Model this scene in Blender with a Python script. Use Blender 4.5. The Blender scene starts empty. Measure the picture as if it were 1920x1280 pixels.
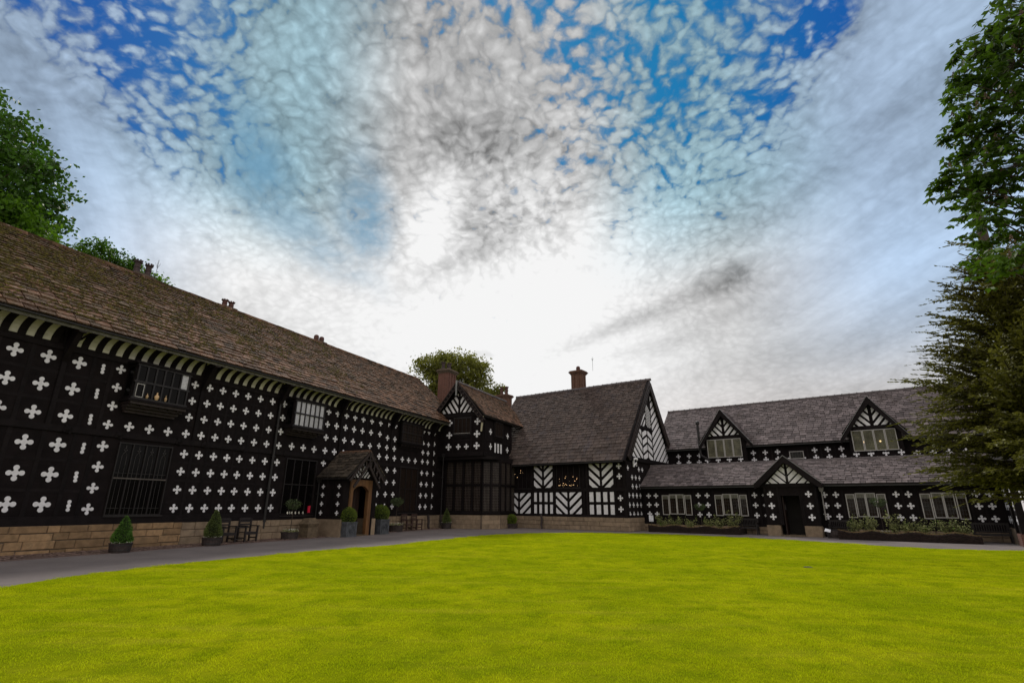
import bpy, math, random
import numpy as np
from mathutils import Matrix, Vector
random.seed(7); rs = np.random.RandomState(7)
R = random.uniform
SC = bpy.context.scene
# ------------------------------------------------------------------ camera
F, CX, CY = 970.0, 960.0, 640.0
TH = math.atan((947-640)/F); ROLL = math.radians(0.35); EYE = 1.6
cT, sT, cR, sR = math.cos(TH), math.sin(TH), math.cos(ROLL), math.sin(ROLL)
cd = bpy.data.cameras.new("camera"); cam = bpy.data.objects.new("camera", cd)
SC.collection.objects.link(cam); SC.camera = cam
cam.matrix_world = Matrix(((cR, -sR, 0, 0), (-sT*sR, -sT*cR, -cT, 0), (cT*sR, cT*cR, -sT, EYE), (0, 0, 0, 1)))
cd.sensor_width = 36; cd.lens = F/1920*36; cd.clip_end = 3000; cd.clip_start = 0.05
SC.view_settings.view_transform = 'Standard'; SC.view_settings.look = 'None'
SC.view_settings.exposure = 0.75; SC.view_settings.gamma = 1.0

def ray(x, y):
    dx = (x-CX)/F; dy = (CY-y)/F
    a = dx*cR-dy*sR; b = dx*sR+dy*cR
    return np.array([a, cT-b*sT, sT+b*cT])
def at(x, y, dist):                       # a real-world point seen at that place, dist metres away along the ground
    r = ray(x, y); t = dist/math.hypot(r[0], r[1])
    return np.array([r[0]*t, r[1]*t, EYE+r[2]*t])
def proj(P):
    a, y, z = P[0], P[1], P[2]-EYE
    f = y*cT+z*sT; b = (-y*sT+z*cT)/f; a = a/f
    return CX+(a*cR+b*sR)*F, CY-(-a*sR+b*cR)*F

# ------------------------------------------------------------------ node helper
class N:
    def __init__(s, tree): s.t = tree; s.n = tree.nodes; s.l = tree.links
    def new(s, typ, **kw):
        n = s.n.new(typ)
        for k, v in kw.items(): setattr(n, k, v)
        return n
    def set(s, sock, v):
        if isinstance(v, bpy.types.NodeSocket): s.l.new(v, sock)
        elif v is not None: sock.default_value = v
    def m(s, op, a, b=None, c=None, clamp=False):
        n = s.new('ShaderNodeMath', operation=op, use_clamp=clamp)
        s.set(n.inputs[0], a); s.set(n.inputs[1], b)
        if c is not None: s.set(n.inputs[2], c)
        return n.outputs[0]
    def vm(s, op, a, b=None, out=0):
        n = s.new('ShaderNodeVectorMath', operation=op); s.set(n.inputs[0], a)
        if b is not None: s.set(n.inputs['Scale' if op == 'SCALE' else 1], b)
        return n.outputs[out]
    def mr(s, v, a, b, c=0.0, d=1.0, smooth=True):
        n = s.new('ShaderNodeMapRange', interpolation_type='SMOOTHSTEP' if smooth else 'LINEAR')
        s.set(n.inputs[0], v)
        for i, q in enumerate((a, b, c, d)): s.set(n.inputs[i+1], q)
        return n.outputs[0]
    def mix(s, f, a, b, mode='MIX'):
        n = s.new('ShaderNodeMix', data_type='RGBA', blend_type=mode)
        s.set(n.inputs[0], f)
        for i, q in ((6, a), (7, b)):
            if isinstance(q, (tuple, list)) and len(q) == 3: q = (*q, 1)
            s.set(n.inputs[i], q)
        return n.outputs[2]
    def noise(s, vec, scale, detail=4, rough=0.5, dist=0.0, out=0):
        n = s.new('ShaderNodeTexNoise'); s.set(n.inputs['Vector'], vec)
        n.inputs['Scale'].default_value = scale; n.inputs['Detail'].default_value = detail
        n.inputs['Roughness'].default_value = rough; n.inputs['Distortion'].default_value = dist
        return n.outputs[out]
    def vor(s, vec, scale, feature='F1', smooth=0.5, rnd=1.0):
        n = s.new('ShaderNodeTexVoronoi', feature=feature); s.set(n.inputs['Vector'], vec)
        n.inputs['Scale'].default_value = scale; n.inputs['Randomness'].default_value = rnd
        if feature == 'SMOOTH_F1': n.inputs['Smoothness'].default_value = smooth
        return n.outputs[0]
    def xyz(s, v):
        n = s.new('ShaderNodeSeparateXYZ'); s.set(n.inputs[0], v); return n.outputs
    def comb(s, x, y, z):
        n = s.new('ShaderNodeCombineXYZ')
        for i, q in enumerate((x, y, z)): s.set(n.inputs[i], q)
        return n.outputs[0]

# ------------------------------------------------------------------ sky
SUN_AZ, SUN_EL = math.radians(-15), math.radians(41)
W = bpy.data.worlds.new("World"); SC.world = W; W.use_nodes = True
W.cycles.sampling_method = 'MANUAL'; W.cycles.sample_map_resolution = 512
wt = W.node_tree; wt.nodes.clear(); w = N(wt)
def build_sky():
    gen = w.new('ShaderNodeTexCoord').outputs['Generated']
    D = w.vm('NORMALIZE', gen); dx, dy, dz = w.xyz(D)
    sky = w.new('ShaderNodeTexSky', sky_type='NISHITA', sun_disc=False, sun_elevation=SUN_EL, sun_rotation=SUN_AZ)
    nish = w.vm('SCALE', sky.outputs[0], 0.10)
    el = w.m('MULTIPLY', w.m('ARCSINE', dz), 57.2958)
    az = w.m('MULTIPLY', w.m('ARCTAN2', dx, dy), 57.2958)
    zc = w.m('ADD', w.m('MAXIMUM', dz, 0.0), 0.42)
    px, py = w.m('DIVIDE', dx, zc), w.m('DIVIDE', dy, zc)
    P = w.comb(px, py, 0.0)
    warp = w.vm('SCALE', w.vm('SUBTRACT', w.noise(P, 3.0, 3, out=1), (0.5, 0.5, 0.5)), 0.15)
    Pw = w.vm('ADD', P, warp)
    macro = w.noise(Pw, 3.0, 4, 0.55)
    # mackerel puffs on a high cloud sheet
    jit = w.vm('SCALE', w.vm('SUBTRACT', w.noise(P, 34, 5, out=1), (0.5, 0.5, 0.5)), 0.030)
    Pj = w.vm('ADD', Pw, jit)
    cell = w.vor(Pj, 50, 'SMOOTH_F1', 0.42)
    cell2 = w.vor(Pj, 105, 'SMOOTH_F1', 0.3)
    puff = w.m('SUBTRACT', 0.47, w.m('ADD', w.m('MULTIPLY', cell, 0.90), w.m('MULTIPLY', cell2, 0.30)))
    fib = w.noise(Pj, 16, 6, 0.62)
    fine = w.noise(Pj, 50, 4, 0.6)
    tex = w.m('ADD', w.m('MULTIPLY', puff, 0.95), w.m('ADD', w.m('MULTIPLY', w.m('SUBTRACT', fib, 0.5), 0.95), w.m('MULTIPLY', w.m('SUBTRACT', fine, 0.5), 0.35)))
    wob = w.m('ADD', w.m('MULTIPLY', w.noise(D, 4.0, 5, 0.6), 0.6), w.m('MULTIPLY', w.noise(D, 11.0, 5, 0.65), 0.5))
    def blob(px_, py_, rx, ry, rot=0.0, soft=0.35):
        r = ray(px_, py_); a0 = math.degrees(math.atan2(r[0], r[1])); e0 = math.degrees(math.atan2(r[2], math.hypot(r[0], r[1])))
        k = 57.2958/1010
        ddx = w.m('MULTIPLY', w.m('SUBTRACT', az, a0), math.cos(math.radians(e0))); ddy = w.m('SUBTRACT', el, e0)
        c, s_ = math.cos(math.radians(rot)), math.sin(math.radians(rot))
        u = w.m('ADD', w.m('MULTIPLY', ddx, c/(rx*k)), w.m('MULTIPLY', ddy, s_/(rx*k)))
        v = w.m('ADD', w.m('MULTIPLY', ddx, -s_/(ry*k)), w.m('MULTIPLY', ddy, c/(ry*k)))
        d = w.m('SQRT', w.m('ADD', w.m('MULTIPLY', u, u), w.m('MULTIPLY', v, v)))
        d = w.m('ADD', d, w.m('MULTIPLY', w.m('SUBTRACT', wob, 0.5), 1.9))
        return w.mr(d, 1.0+soft, 1.0-soft)
    def add(acc, b, k): return w.m('ADD', acc, w.m('MULTIPLY', b, k))
    aa = w.m('ABSOLUTE', w.m('ADD', az, 3.0))
    back = w.mr(aa, 62.0, 95.0)              # behind the camera the unseen sheet is made bright overcast to light the facades
    # --- clear-sky colour: cyan towards the sun, deep blue away from it
    away = w.mr(aa, 20.0, 46.0)
    clear = w.mix(away, (0.0, 0.19, 0.44), (0.003, 0.095, 0.38))
    clear = w.mix(0.05, clear, nish)
    clear = w.mix(w.mr(el, 34.0, 8.0), clear, (0.30, 0.45, 0.66))
    # --- cover of the cloud sheet
    cov = w.m('ADD', w.m('MULTIPLY', w.m('SUBTRACT', macro, 0.5), 0.45), 0.80)
    cov = w.m('ADD', cov, w.mr(el, 40.0, 20.0, 0.0, 0.55))
    cov = add(cov, blob(730, 210, 270, 170), 0.42)
    cov = add(cov, blob(900, 330, 300, 190), 0.16)
    cov = add(cov, blob(110, 60, 190, 80, 20), -0.08)
    cov = add(cov, blob(275, 150, 60, 150, 20), -0.12)
    cov = add(cov, blob(480, 60, 120, 80, 0), -0.02)
    cov = add(cov, blob(1330, 130, 300, 90, -12), -0.01)
    cov = add(cov, blob(1560, 20, 70, 35, 30), -0.25)
    cov = add(cov, blob(1480, 110, 120, 40, 30), -0.04)
    cov = add(cov, blob(1030, 70, 150, 90, 0), -0.05)
    cov = add(cov, blob(1440, 260, 70, 50, 40), -0.10)
    smo = w.m('MAXIMUM', blob(1760, 340, 330, 230, 35), w.m('MAXIMUM', blob(1760, 110, 150, 220, -30), blob(110, 320, 200, 100, -35)))
    smo = w.m('MAXIMUM', smo, back)
    cov = w.m('ADD', cov, w.m('MULTIPLY', smo, 0.42))
    amp = w.m('SUBTRACT', 1.0, w.m('MULTIPLY', smo, 0.62))
    tex = w.m('MULTIPLY', tex, amp)
    mask = w.mr(w.m('ADD', w.m('SUBTRACT', cov, 0.5), w.m('MULTIPLY', tex, 0.95)), -0.18, 0.34)
    # --- how bright the sheet is
    streak = w.noise(w.vm('MULTIPLY', w.comb(w.m('ADD', w.m('MULTIPLY', px, 3.2), w.m('MULTIPLY', py, 1.1)), w.m('SUBTRACT', w.m('MULTIPLY', py, 0.75), w.m('MULTIPLY', px, 0.25)), 0.0), (1.0, 1.0, 1.0)), 1.5, 6, 0.6)
    g0 = ray(960, 640); g0 = g0/np.linalg.norm(g0)
    gd = w.m('MULTIPLY', w.m('ARCCOSINE', w.m('MINIMUM', w.vm('DOT_PRODUCT', D, tuple(g0), out=1), 0.99999)), 57.2958)
    glow = w.mr(w.m('ADD', gd, w.m('MULTIPLY', w.m('SUBTRACT', wob, 0.5), 14.0)), 31.0, 8.0)
    lum = w.m('ADD', w.mr(el, 34.0, 20.0, 0.46, 0.60), w.m('MULTIPLY', glow, 0.34))
    lum = add(lum, blob(640, 600, 560, 140, -4, 0.6), 0.09)
    lum = add(lum, blob(715, 180, 150, 80, -8, 0.7), 0.20)
    lum = add(lum, blob(1010, 300, 120, 70, 25, 0.7), 0.16)
    lum = add(lum, blob(812, 400, 52, 95, -10, 0.5), 0.34)
    lum = add(lum, blob(1130, 480, 260, 80, 28, 0.7), 0.14)
    lum = add(lum, blob(400, 430, 170, 50, -38, 0.7), 0.16)
    lum = add(lum, blob(860, 260, 220, 55, -8, 0.7), -0.20)
    lum = add(lum, blob(330, 430, 170, 120, -38, 0.7), 0.05)
    lum = add(lum, blob(600, 300, 130, 60, -15, 0.7), 0.0)
    lum = add(lum, blob(920, 430, 60, 50, 0, 0.7), -0.14)
    lum = w.m('SUBTRACT', lum, w.m('MULTIPLY', blob(980, 350, 190, 130, 20, 0.6), w.m('MULTIPLY', w.mr(w.noise(Pj, 36, 3, 0.5), 0.44, 0.68), 0.20)))
    lum = add(lum, blob(1365, 525, 50, 30, 10, 0.8), -0.26)
    lum = add(lum, blob(1290, 560, 120, 24, 18, 0.8), -0.20)
    lum = add(lum, blob(1150, 615, 110, 16, 20, 0.8), -0.22)
    lum = add(lum, blob(1210, 655, 90, 14, 8, 0.9), -0.10)
    lum = add(lum, blob(1330, 600, 90, 22, 25, 0.9), -0.12)
    lum = add(lum, blob(1500, 660, 220, 22, 8, 0.9), -0.07)
    lum = add(lum, blob(905, 665, 34, 12, 0, 0.8), -0.20)
    lum = add(lum, blob(860, 490, 75, 18, 25, 0.8), -0.16)
    lum = w.m('ADD', lum, w.m('MULTIPLY', tex, w.mr(el, 14.0, 32.0, 0.16, 0.42)))
    lum = w.m('ADD', lum, w.m('MULTIPLY', w.m('SUBTRACT', macro, 0.5), 0.20))
    lum = w.m('ADD', lum, w.m('MULTIPLY', w.m('SUBTRACT', streak, 0.5), w.m('MULTIPLY', w.m('ADD', smo, 0.25), 0.95)))
    lum = w.m('ADD', lum, w.m('MULTIPLY', smo, 0.06))
    lum = w.m('MINIMUM', w.m('MAXIMUM', lum, 0.17), 0.915)
    lum = w.m('ADD', w.m('MULTIPLY', lum, w.m('SUBTRACT', 1.0, back)), w.m('MULTIPLY', w.m('ADD', 0.72, w.m('MULTIPLY', w.m('SUBTRACT', macro, 0.5), 0.5)), back))
    side = w.mr(aa, 10.0, 24.0)
    side2 = w.m('MULTIPLY', w.mr(aa, 26.0, 44.0), w.m('SUBTRACT', 1.0, back))
    high = w.mr(el, 21.0, 33.0)
    tint = w.mix(w.m('MULTIPLY', w.m('MULTIPLY', side, high), w.m('SUBTRACT', 1.0, back)), (1.0, 1.0, 1.0), (0.60, 0.90, 1.04))
    tint = w.mix(w.m('MULTIPLY', side2, w.mr(el, 5.0, 22.0)), tint, (0.64, 0.84, 1.12))
    tint = w.mix(w.m('MULTIPLY', w.mr(el, 16.0, 5.0), w.mr(az, 2.0, 22.0)), tint, (1.0, 0.94, 0.915))
    tint = w.mix(back, tint, (1.0, 0.955, 0.92))
    cloud = w.vm('MULTIPLY', tint, w.comb(lum, lum, lum))
    # blue-grey veils left of the bright break
    v1 = blob(685, 400, 50, 85, 8, 0.8); v2 = blob(475, 290, 48, 95, 30, 0.8); v3 = blob(590, 450, 150, 35, -30, 0.7)
    veil = w.m('MULTIPLY', w.m('MAXIMUM', v1, w.m('MAXIMUM', w.m('MULTIPLY', v2, 0.95), w.m('MULTIPLY', v3, 0.5))), 0.88)
    veil = w.m('MULTIPLY', veil, w.mr(fib, 0.30, 0.6, 0.45, 1.0))
    cloud = w.mix(veil, cloud, (0.15, 0.33, 0.49))
    col = w.mix(mask, clear, cloud)
    kk = w.m('ADD', 0.595, w.m('MULTIPLY', back, 0.30)); col = w.vm('MULTIPLY', col, w.comb(kk, kk, kk))
    col = w.mix(w.mr(el, 0.0, -3.0), col, (0.12, 0.12, 0.11))
    bg = w.new('ShaderNodeBackground'); w.set(bg.inputs[0], col); bg.inputs[1].default_value = 1.0
    out = w.new('ShaderNodeOutputWorld'); wt.links.new(bg.outputs[0], out.inputs[0])
build_sky()
sd = bpy.data.lights.new("sun", 'SUN'); sd.energy = 1.5; sd.angle = math.radians(12); sd.color = (1.0, 0.95, 0.87)
sun = bpy.data.objects.new("sun", sd); SC.collection.objects.link(sun)
sdir = Vector((math.sin(SUN_AZ)*math.cos(SUN_EL), math.cos(SUN_AZ)*math.cos(SUN_EL), math.sin(SUN_EL)))
sun.rotation_euler = sdir.to_track_quat('Z', 'Y').to_euler()

# ------------------------------------------------------------------ materials
M = {}
def mat(name, base, rough=0.7, bump=0.0, bscale=30, var=0.25, vscale=3.0, col2=None, isl=0.0, spec=0.3, fn=None, emit=None, trans=0.0, stretch=None):
    m = bpy.data.materials.new(name); m.use_nodes = True; t = m.node_tree; n = N(t)
    b = t.nodes['Principled BSDF']; M[name] = m
    pos = n.new('ShaderNodeNewGeometry').outputs['Position']
    pv = pos
    if stretch: pv = n.vm('MULTIPLY', pos, stretch)
    c = (*base, 1)
    nz = n.noise(pv, vscale, 5, 0.6)
    c2 = col2 or tuple(min(1, v*1.6) for v in base)
    f = n.mr(nz, 0.5-0.25, 0.5+0.25, 0.0, 1.0)
    lo = tuple(v*(1-var) for v in base)
    col = n.mix(f, lo, c2 if col2 else tuple(v*(1+var) for v in base))
    if isl:
        g = n.new('ShaderNodeNewGeometry').outputs['Random Per Island']
        oi = n.new('ShaderNodeObjectInfo').outputs['Random']
        rnd = n.m('FRACT', n.m('ADD', g, oi))
        k = n.mr(rnd, 0.0, 1.0, 1-isl, 1+isl, smooth=False)
        col = n.vm('MULTIPLY', col, n.comb(k, k, k))
    if fn: col = fn(n, pos, col)
    n.set(b.inputs['Base Color'], col)
    b.inputs['Roughness'].default_value = rough; b.inputs['Specular IOR Level'].default_value = spec
    if emit: b.inputs['Emission Color'].default_value = (*emit[0], 1); b.inputs['Emission Strength'].default_value = emit[1]
    if bump:
        bn = n.new('ShaderNodeBump'); bn.inputs['Strength'].default_value = bump; bn.inputs['Distance'].default_value = 0.02
        n.set(bn.inputs['Height'], n.noise(pv, bscale, 6, 0.65)); n.set(b.inputs['Normal'], bn.outputs[0])
    if trans:                                       # leaves let light through
        tr = n.new('ShaderNodeBsdfTranslucent'); n.set(tr.inputs[0], n.mix(0.5, col, tuple(min(1, v*2.0) for v in base)))
        mx = n.new('ShaderNodeMixShader'); mx.inputs[0].default_value = trans
        t.links.new(b.outputs[0], mx.inputs[1]); t.links.new(tr.outputs[0], mx.inputs[2])
        t.links.new(mx.outputs[0], t.nodes['Material Output'].inputs[0])
    return m
def specks(n, pos, col):                             # flaking paint on old black boards
    s = n.noise(pos, 26, 3, 0.7); big = n.noise(pos, 0.9, 3, 0.5)
    f = n.m('MULTIPLY', n.mr(s, 0.76, 0.82), n.mr(big, 0.48, 0.62), clamp=True)
    col = n.mix(n.m('MULTIPLY', f, 0.8), col, (0.20, 0.19, 0.18))
    st = n.noise(n.vm('MULTIPLY', pos, (2.5, 2.5, 22.0)), 1.0, 4, 0.65)
    return n.mix(n.mr(st, 0.58, 0.75, 0.0, 0.4), col, (0.026, 0.022, 0.023))
mat('black_timber', (0.0085, 0.0060, 0.0062), 0.75, 0.5, 40, 0.35, 2.2, spec=0.08, fn=specks)
mat('black_beam', (0.0085, 0.0062, 0.0065), 0.7, 0.5, 30, 0.3, 4, isl=0.25, spec=0.10, fn=specks)
mat('brown_timber', (0.024, 0.016, 0.014), 0.6, 0.4, 35, 0.3, 5, isl=0.2)
mat('oak', (0.13, 0.062, 0.024), 0.6, 0.4, 40, 0.35, 6, stretch=(1, 1, 0.2))
mat('white_plaster', (0.66, 0.645, 0.665), 0.75, 0.25, 30, 0.10, 7, isl=0.05,
    fn=lambda n, p, c: n.mix(n.mr(n.noise(p, 14, 4, 0.7), 0.60, 0.78, 0.0, 0.35), c, (0.42, 0.38, 0.33)))
mat('cove_plaster', (0.48, 0.46, 0.37), 0.8, 0.2, 20, 0.15, 3,
    fn=lambda n, p, c: n.mix(n.mr(n.noise(p, 22, 4, 0.7), 0.66, 0.74, 0.0, 0.6), c, (0.15, 0.10, 0.06)))
mat('sandstone', (0.235, 0.148, 0.078), 0.9, 0.8, 22, 0.25, 5, isl=0.30,
    fn=lambda n, p, c: n.mix(n.mr(n.noise(p, 2.2, 5, 0.7), 0.56, 0.72, 0.0, 0.6), c, (0.10, 0.085, 0.05)))
mat('pale_sandstone', (0.225, 0.165, 0.110), 0.9, 0.6, 22, 0.22, 4, isl=0.16,
    fn=lambda n, p, c: n.mix(n.mr(n.noise(p, 1.6, 5, 0.7), 0.56, 0.75, 0.0, 0.5), c, (0.12, 0.10, 0.08)))
mat('mortar', (0.10, 0.075, 0.055), 0.95, 0.5, 30)
def moss(n, p, c):
    mo = n.noise(p, 2.4, 6, 0.72); pa = n.noise(p, 7.0, 4, 0.7); g = n.noise(p, 0.16, 2, 0.5)
    c = n.mix(n.mr(pa, 0.55, 0.66, 0.0, 0.62), c, (0.30, 0.23, 0.19))
    xyz = n.xyz(p)
    near = n.mr(n.m('ADD', xyz[1], n.m('MULTIPLY', g, 6.0)), 27.0, 15.0)
    up = n.mr(xyz[2], 7.9, 9.6, 0.35, 1.0)
    f = n.m('MULTIPLY', n.mr(mo, 0.38, 0.60), n.m('MULTIPLY', up, n.m('ADD', n.m('MULTIPLY', near, 0.75), 0.2)), clamp=True)
    return n.mix(f, c, (0.060, 0.050, 0.008))
mat('dark_slate', (0.050, 0.038, 0.028), 0.85, 0.9, 25, 0.5, 6.0, isl=0.5, spec=0.2, fn=lambda n, p, c: n.mix(n.mr(n.noise(p, 5, 5, 0.7), 0.55, 0.7, 0.0, 0.6), c, (0.13, 0.105, 0.08)))
mat('mossy_slate', (0.098, 0.053, 0.034), 0.85, 0.9, 25, 0.40, 4.0, isl=0.70, fn=moss, spec=0.08)
mat('brown_slate', (0.072, 0.053, 0.046), 0.8, 0.6, 25, 0.25, 3.0, isl=0.32, spec=0.1,
    fn=lambda n, p, c: n.mix(n.mr(n.noise(n.vm('MULTIPLY', p, (1.2, 1.2, 0.3)), 1.3, 4, 0.6), 0.5, 0.75, 0.0, 0.5), c, (0.055, 0.05, 0.06)))
mat('grey_slate', (0.125, 0.102, 0.102), 0.75, 0.5, 25, 0.22, 3.0, isl=0.42, spec=0.12,
    fn=lambda n, p, c: n.mix(n.mr(n.noise(n.vm('MULTIPLY', p, (1.0, 1.0, 0.25)), 1.1, 4, 0.6), 0.5, 0.72, 0.0, 0.6), c, (0.07, 0.055, 0.05)))
mat('moss', (0.065, 0.052, 0.008), 0.95, 0.5, 60, 0.4, 6, isl=0.5)
mat('roof_underlay', (0.02, 0.016, 0.015), 0.9)
mat('ridge_tile', (0.085, 0.07, 0.07), 0.8, 0.5, 25, 0.2, 6, isl=0.2)
mat('lead', (0.20, 0.20, 0.20), 0.5, 0.2, 20, 0.2, 8)
mat('fascia', (0.10, 0.095, 0.075), 0.8, 0.5, 12, 0.4, 5)
def brick_fn(n, p, c):
    b = n.new('ShaderNodeTexBrick'); b.inputs['Scale'].default_value = 1.0
    b.inputs['Mortar Size'].default_value = 0.006; b.inputs['Brick Width'].default_value = 0.23; b.inputs['Row Height'].default_value = 0.078
    x = n.xyz(p); n.set(b.inputs['Vector'], n.comb(n.m('ADD', x[0], x[1]), x[2], 0.0))
    return n.mix(b.outputs['Fac'], c, (0.16, 0.10, 0.08))
mat('red_brick', (0.105, 0.045, 0.032), 0.85, 0.4, 30, 0.3, 5, fn=brick_fn)
mat('orange_brick', (0.095, 0.045, 0.028), 0.85, 0.4, 30, 0.3, 5, fn=brick_fn)
mat('terracotta', (0.09, 0.042, 0.034), 0.8, 0.3, 20, 0.3, 6, isl=0.2)
mat('dark_pot', (0.05, 0.034, 0.034), 0.8, 0.3, 20, 0.3, 6, isl=0.2)
mat('iron', (0.02, 0.018, 0.018), 0.5, 0.1)
mat('window_frame', (0.013, 0.010, 0.010), 0.5, 0.2, 30, 0.2, 8)
mat('pale_frame', (0.36, 0.34, 0.32), 0.6, 0.1, 30, 0.1, 8)
mat('leading', (0.045, 0.04, 0.038), 0.5)
mat('pale_lead', (0.085, 0.07, 0.062), 0.5)
mat('dark_glass', (0.003, 0.0025, 0.0025), 0.12, 0.02, 8, 0.2, 3, spec=0.07)
mat('brown_glass', (0.014, 0.009, 0.007), 0.3, 0.05, 20, 0.4, 7, spec=0.15)
mat('grey_glass', (0.36, 0.355, 0.375), 0.25, 0.1, 40, 0.22, 14, isl=0.15, spec=0.4)
mat('pale_glass', (0.22, 0.205, 0.15), 0.3, 0.1, 20, 0.45, 2.2, isl=0.15, spec=0.4)
mat('maroon_door', (0.022, 0.010, 0.008), 0.55, 0.3, 30, 0.3, 6, stretch=(1, 1, 0.15))
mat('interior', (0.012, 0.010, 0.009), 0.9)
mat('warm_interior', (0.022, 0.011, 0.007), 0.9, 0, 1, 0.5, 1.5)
mat('blind', (0.25, 0.24, 0.22), 0.9, 0.1, 40, 0.15, 9)
mat('bulb', (1, 0.7, 0.35), 0.5, emit=((1.0, 0.62, 0.3), 1.1))
mat('asphalt', (0.135, 0.112, 0.106), 0.9, 0.5, 90, 0.22, 0.6, isl=0.0,
    fn=lambda n, p, c: n.mix(n.mr(n.noise(p, 120, 3, 0.8), 0.35, 0.75, 0.0, 0.30), c, (0.27, 0.235, 0.22)))
mat('gravel_base', (0.15, 0.10, 0.085), 0.95, 0.9, 60, 0.4, 20)
mat('chips', (0.19, 0.125, 0.10), 0.9, 0, 1, 0.3, 10, isl=0.5)
mat('soil', (0.05, 0.04, 0.03), 0.95, 0.8, 40)
mat('turf', (0.135, 0.16, 0.012), 0.95, 0.5, 60, 0.2, 0.5)
def lawn_fn(n, p, c):
    a = n.noise(p, 0.35, 4, 0.6); b = n.noise(p, 1.6, 4, 0.6); d = n.noise(n.vm('MULTIPLY', p, (0.35, 2.2, 1)), 0.8, 4, 0.6)
    c = n.mix(n.mr(a, 0.35, 0.65), (0.320, 0.385, 0.006), (0.470, 0.500, 0.009))
    c = n.mix(n.mr(b, 0.42, 0.66, 0.0, 0.65), c, (0.195, 0.280, 0.004))
    sp = n.noise(p, 7.0, 4, 0.7); c = n.mix(n.mr(sp, 0.56, 0.72, 0.0, 0.55), c, (0.15, 0.20, 0.01))
    x_ = n.xyz(p); mw = n.m('SINE', n.m('MULTIPLY', n.m('ADD', n.m('MULTIPLY', x_[0], 0.45), x_[1]), 3.4)); c = n.mix(n.mr(mw, -0.4, 0.4, 0.0, 0.10), c, (0.55, 0.58, 0.02))
    c = n.mix(n.mr(d, 0.52, 0.72, 0.0, 0.55), c, (0.56, 0.53, 0.03))
    g = n.new('ShaderNodeNewGeometry').outputs['Random Per Island']
    k = n.mr(g, 0, 1, 0.68, 1.32, smooth=False)
    return n.vm('MULTIPLY', c, n.comb(k, k, k))
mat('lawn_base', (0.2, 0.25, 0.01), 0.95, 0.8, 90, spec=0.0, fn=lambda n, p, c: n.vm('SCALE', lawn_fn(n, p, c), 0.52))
mat('grass_blade', (0.27, 0.32, 0.002), 0.8, fn=lawn_fn, trans=0.45, spec=0.0)
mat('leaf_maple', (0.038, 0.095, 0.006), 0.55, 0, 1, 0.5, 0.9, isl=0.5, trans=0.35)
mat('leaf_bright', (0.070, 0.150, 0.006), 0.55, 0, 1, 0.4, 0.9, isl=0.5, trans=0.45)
mat('leaf_oak', (0.125, 0.130, 0.018), 0.6, 0, 1, 0.45, 0.8, isl=0.5, trans=0.45)
mat('leaf_chestnut', (0.045, 0.088, 0.006), 0.5, 0, 1, 0.6, 1.1, isl=0.6, trans=0.42, spec=0.2)
mat('leaf_yew', (0.110, 0.108, 0.014), 0.6, 0, 1, 0.5, 0.8, isl=0.5, trans=0.2)
mat('leaf_box', (0.12, 0.165, 0.018), 0.55, 0, 1, 0.3, 9, isl=0.5, trans=0.2)
mat('leaf_cone', (0.095, 0.125, 0.03), 0.6, 0, 1, 0.3, 9, isl=0.5, trans=0.15)
mat('leaf_bright_cone', (0.075, 0.17, 0.02), 0.55, 0, 1, 0.3, 9, isl=0.5, trans=0.2)
mat('leaf_rose', (0.19, 0.20, 0.075), 0.6, 0, 1, 0.35, 5, isl=0.6, trans=0.25)
mat('leaf_bay', (0.06, 0.085, 0.03), 0.5, 0, 1, 0.35, 8, isl=0.5, trans=0.2)
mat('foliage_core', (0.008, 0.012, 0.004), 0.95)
mat('blossom', (0.22, 0.15, 0.12), 0.8, 0, 1, 0.3, 8, isl=0.3, trans=0.3)
mat('small_flower', (0.55, 0.53, 0.45), 0.8, isl=0.3)
mat('bark', (0.055, 0.042, 0.032), 0.9, 0.8, 15, 0.4, 3, stretch=(1, 1, 0.3))
mat('tub_wood', (0.038, 0.028, 0.026), 0.8, 0.5, 30, 0.4, 5, isl=0.2)
mat('bench_wood', (0.016, 0.012, 0.012), 0.55, 0.3, 40, 0.3, 8)
mat('bench_oak', (0.055, 0.032, 0.026), 0.6, 0.3, 40, 0.3, 8)
mat('lead_planter', (0.06, 0.064, 0.072), 0.55, 0.4, 18, 0.4, 4, spec=0.5)
mat('carved_stone', (0.11, 0.08, 0.05), 0.9, 0.7, 20, 0.3, 6)
mat('wicker', (0.022, 0.013, 0.010), 0.85, 0.5, 30, 0.4, 8, isl=0.3)
mat('rope', (0.17, 0.11, 0.045), 0.8, 0.3, 60)
mat('cream_render', (0.42, 0.38, 0.26), 0.85, 0.2, 20, 0.1, 2)
mat('white_sign', (0.75, 0.75, 0.78), 0.5, fn=lambda n, p, c: n.mix(n.mr(n.noise(p, 30, 2), 0.55, 0.6, 0, 0.5), c, (0.2, 0.25, 0.4)))
mat('red_paint', (0.55, 0.02, 0.05), 0.5)
mat('ceramic', (0.45, 0.30, 0.16), 0.4, isl=0.3)

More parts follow.
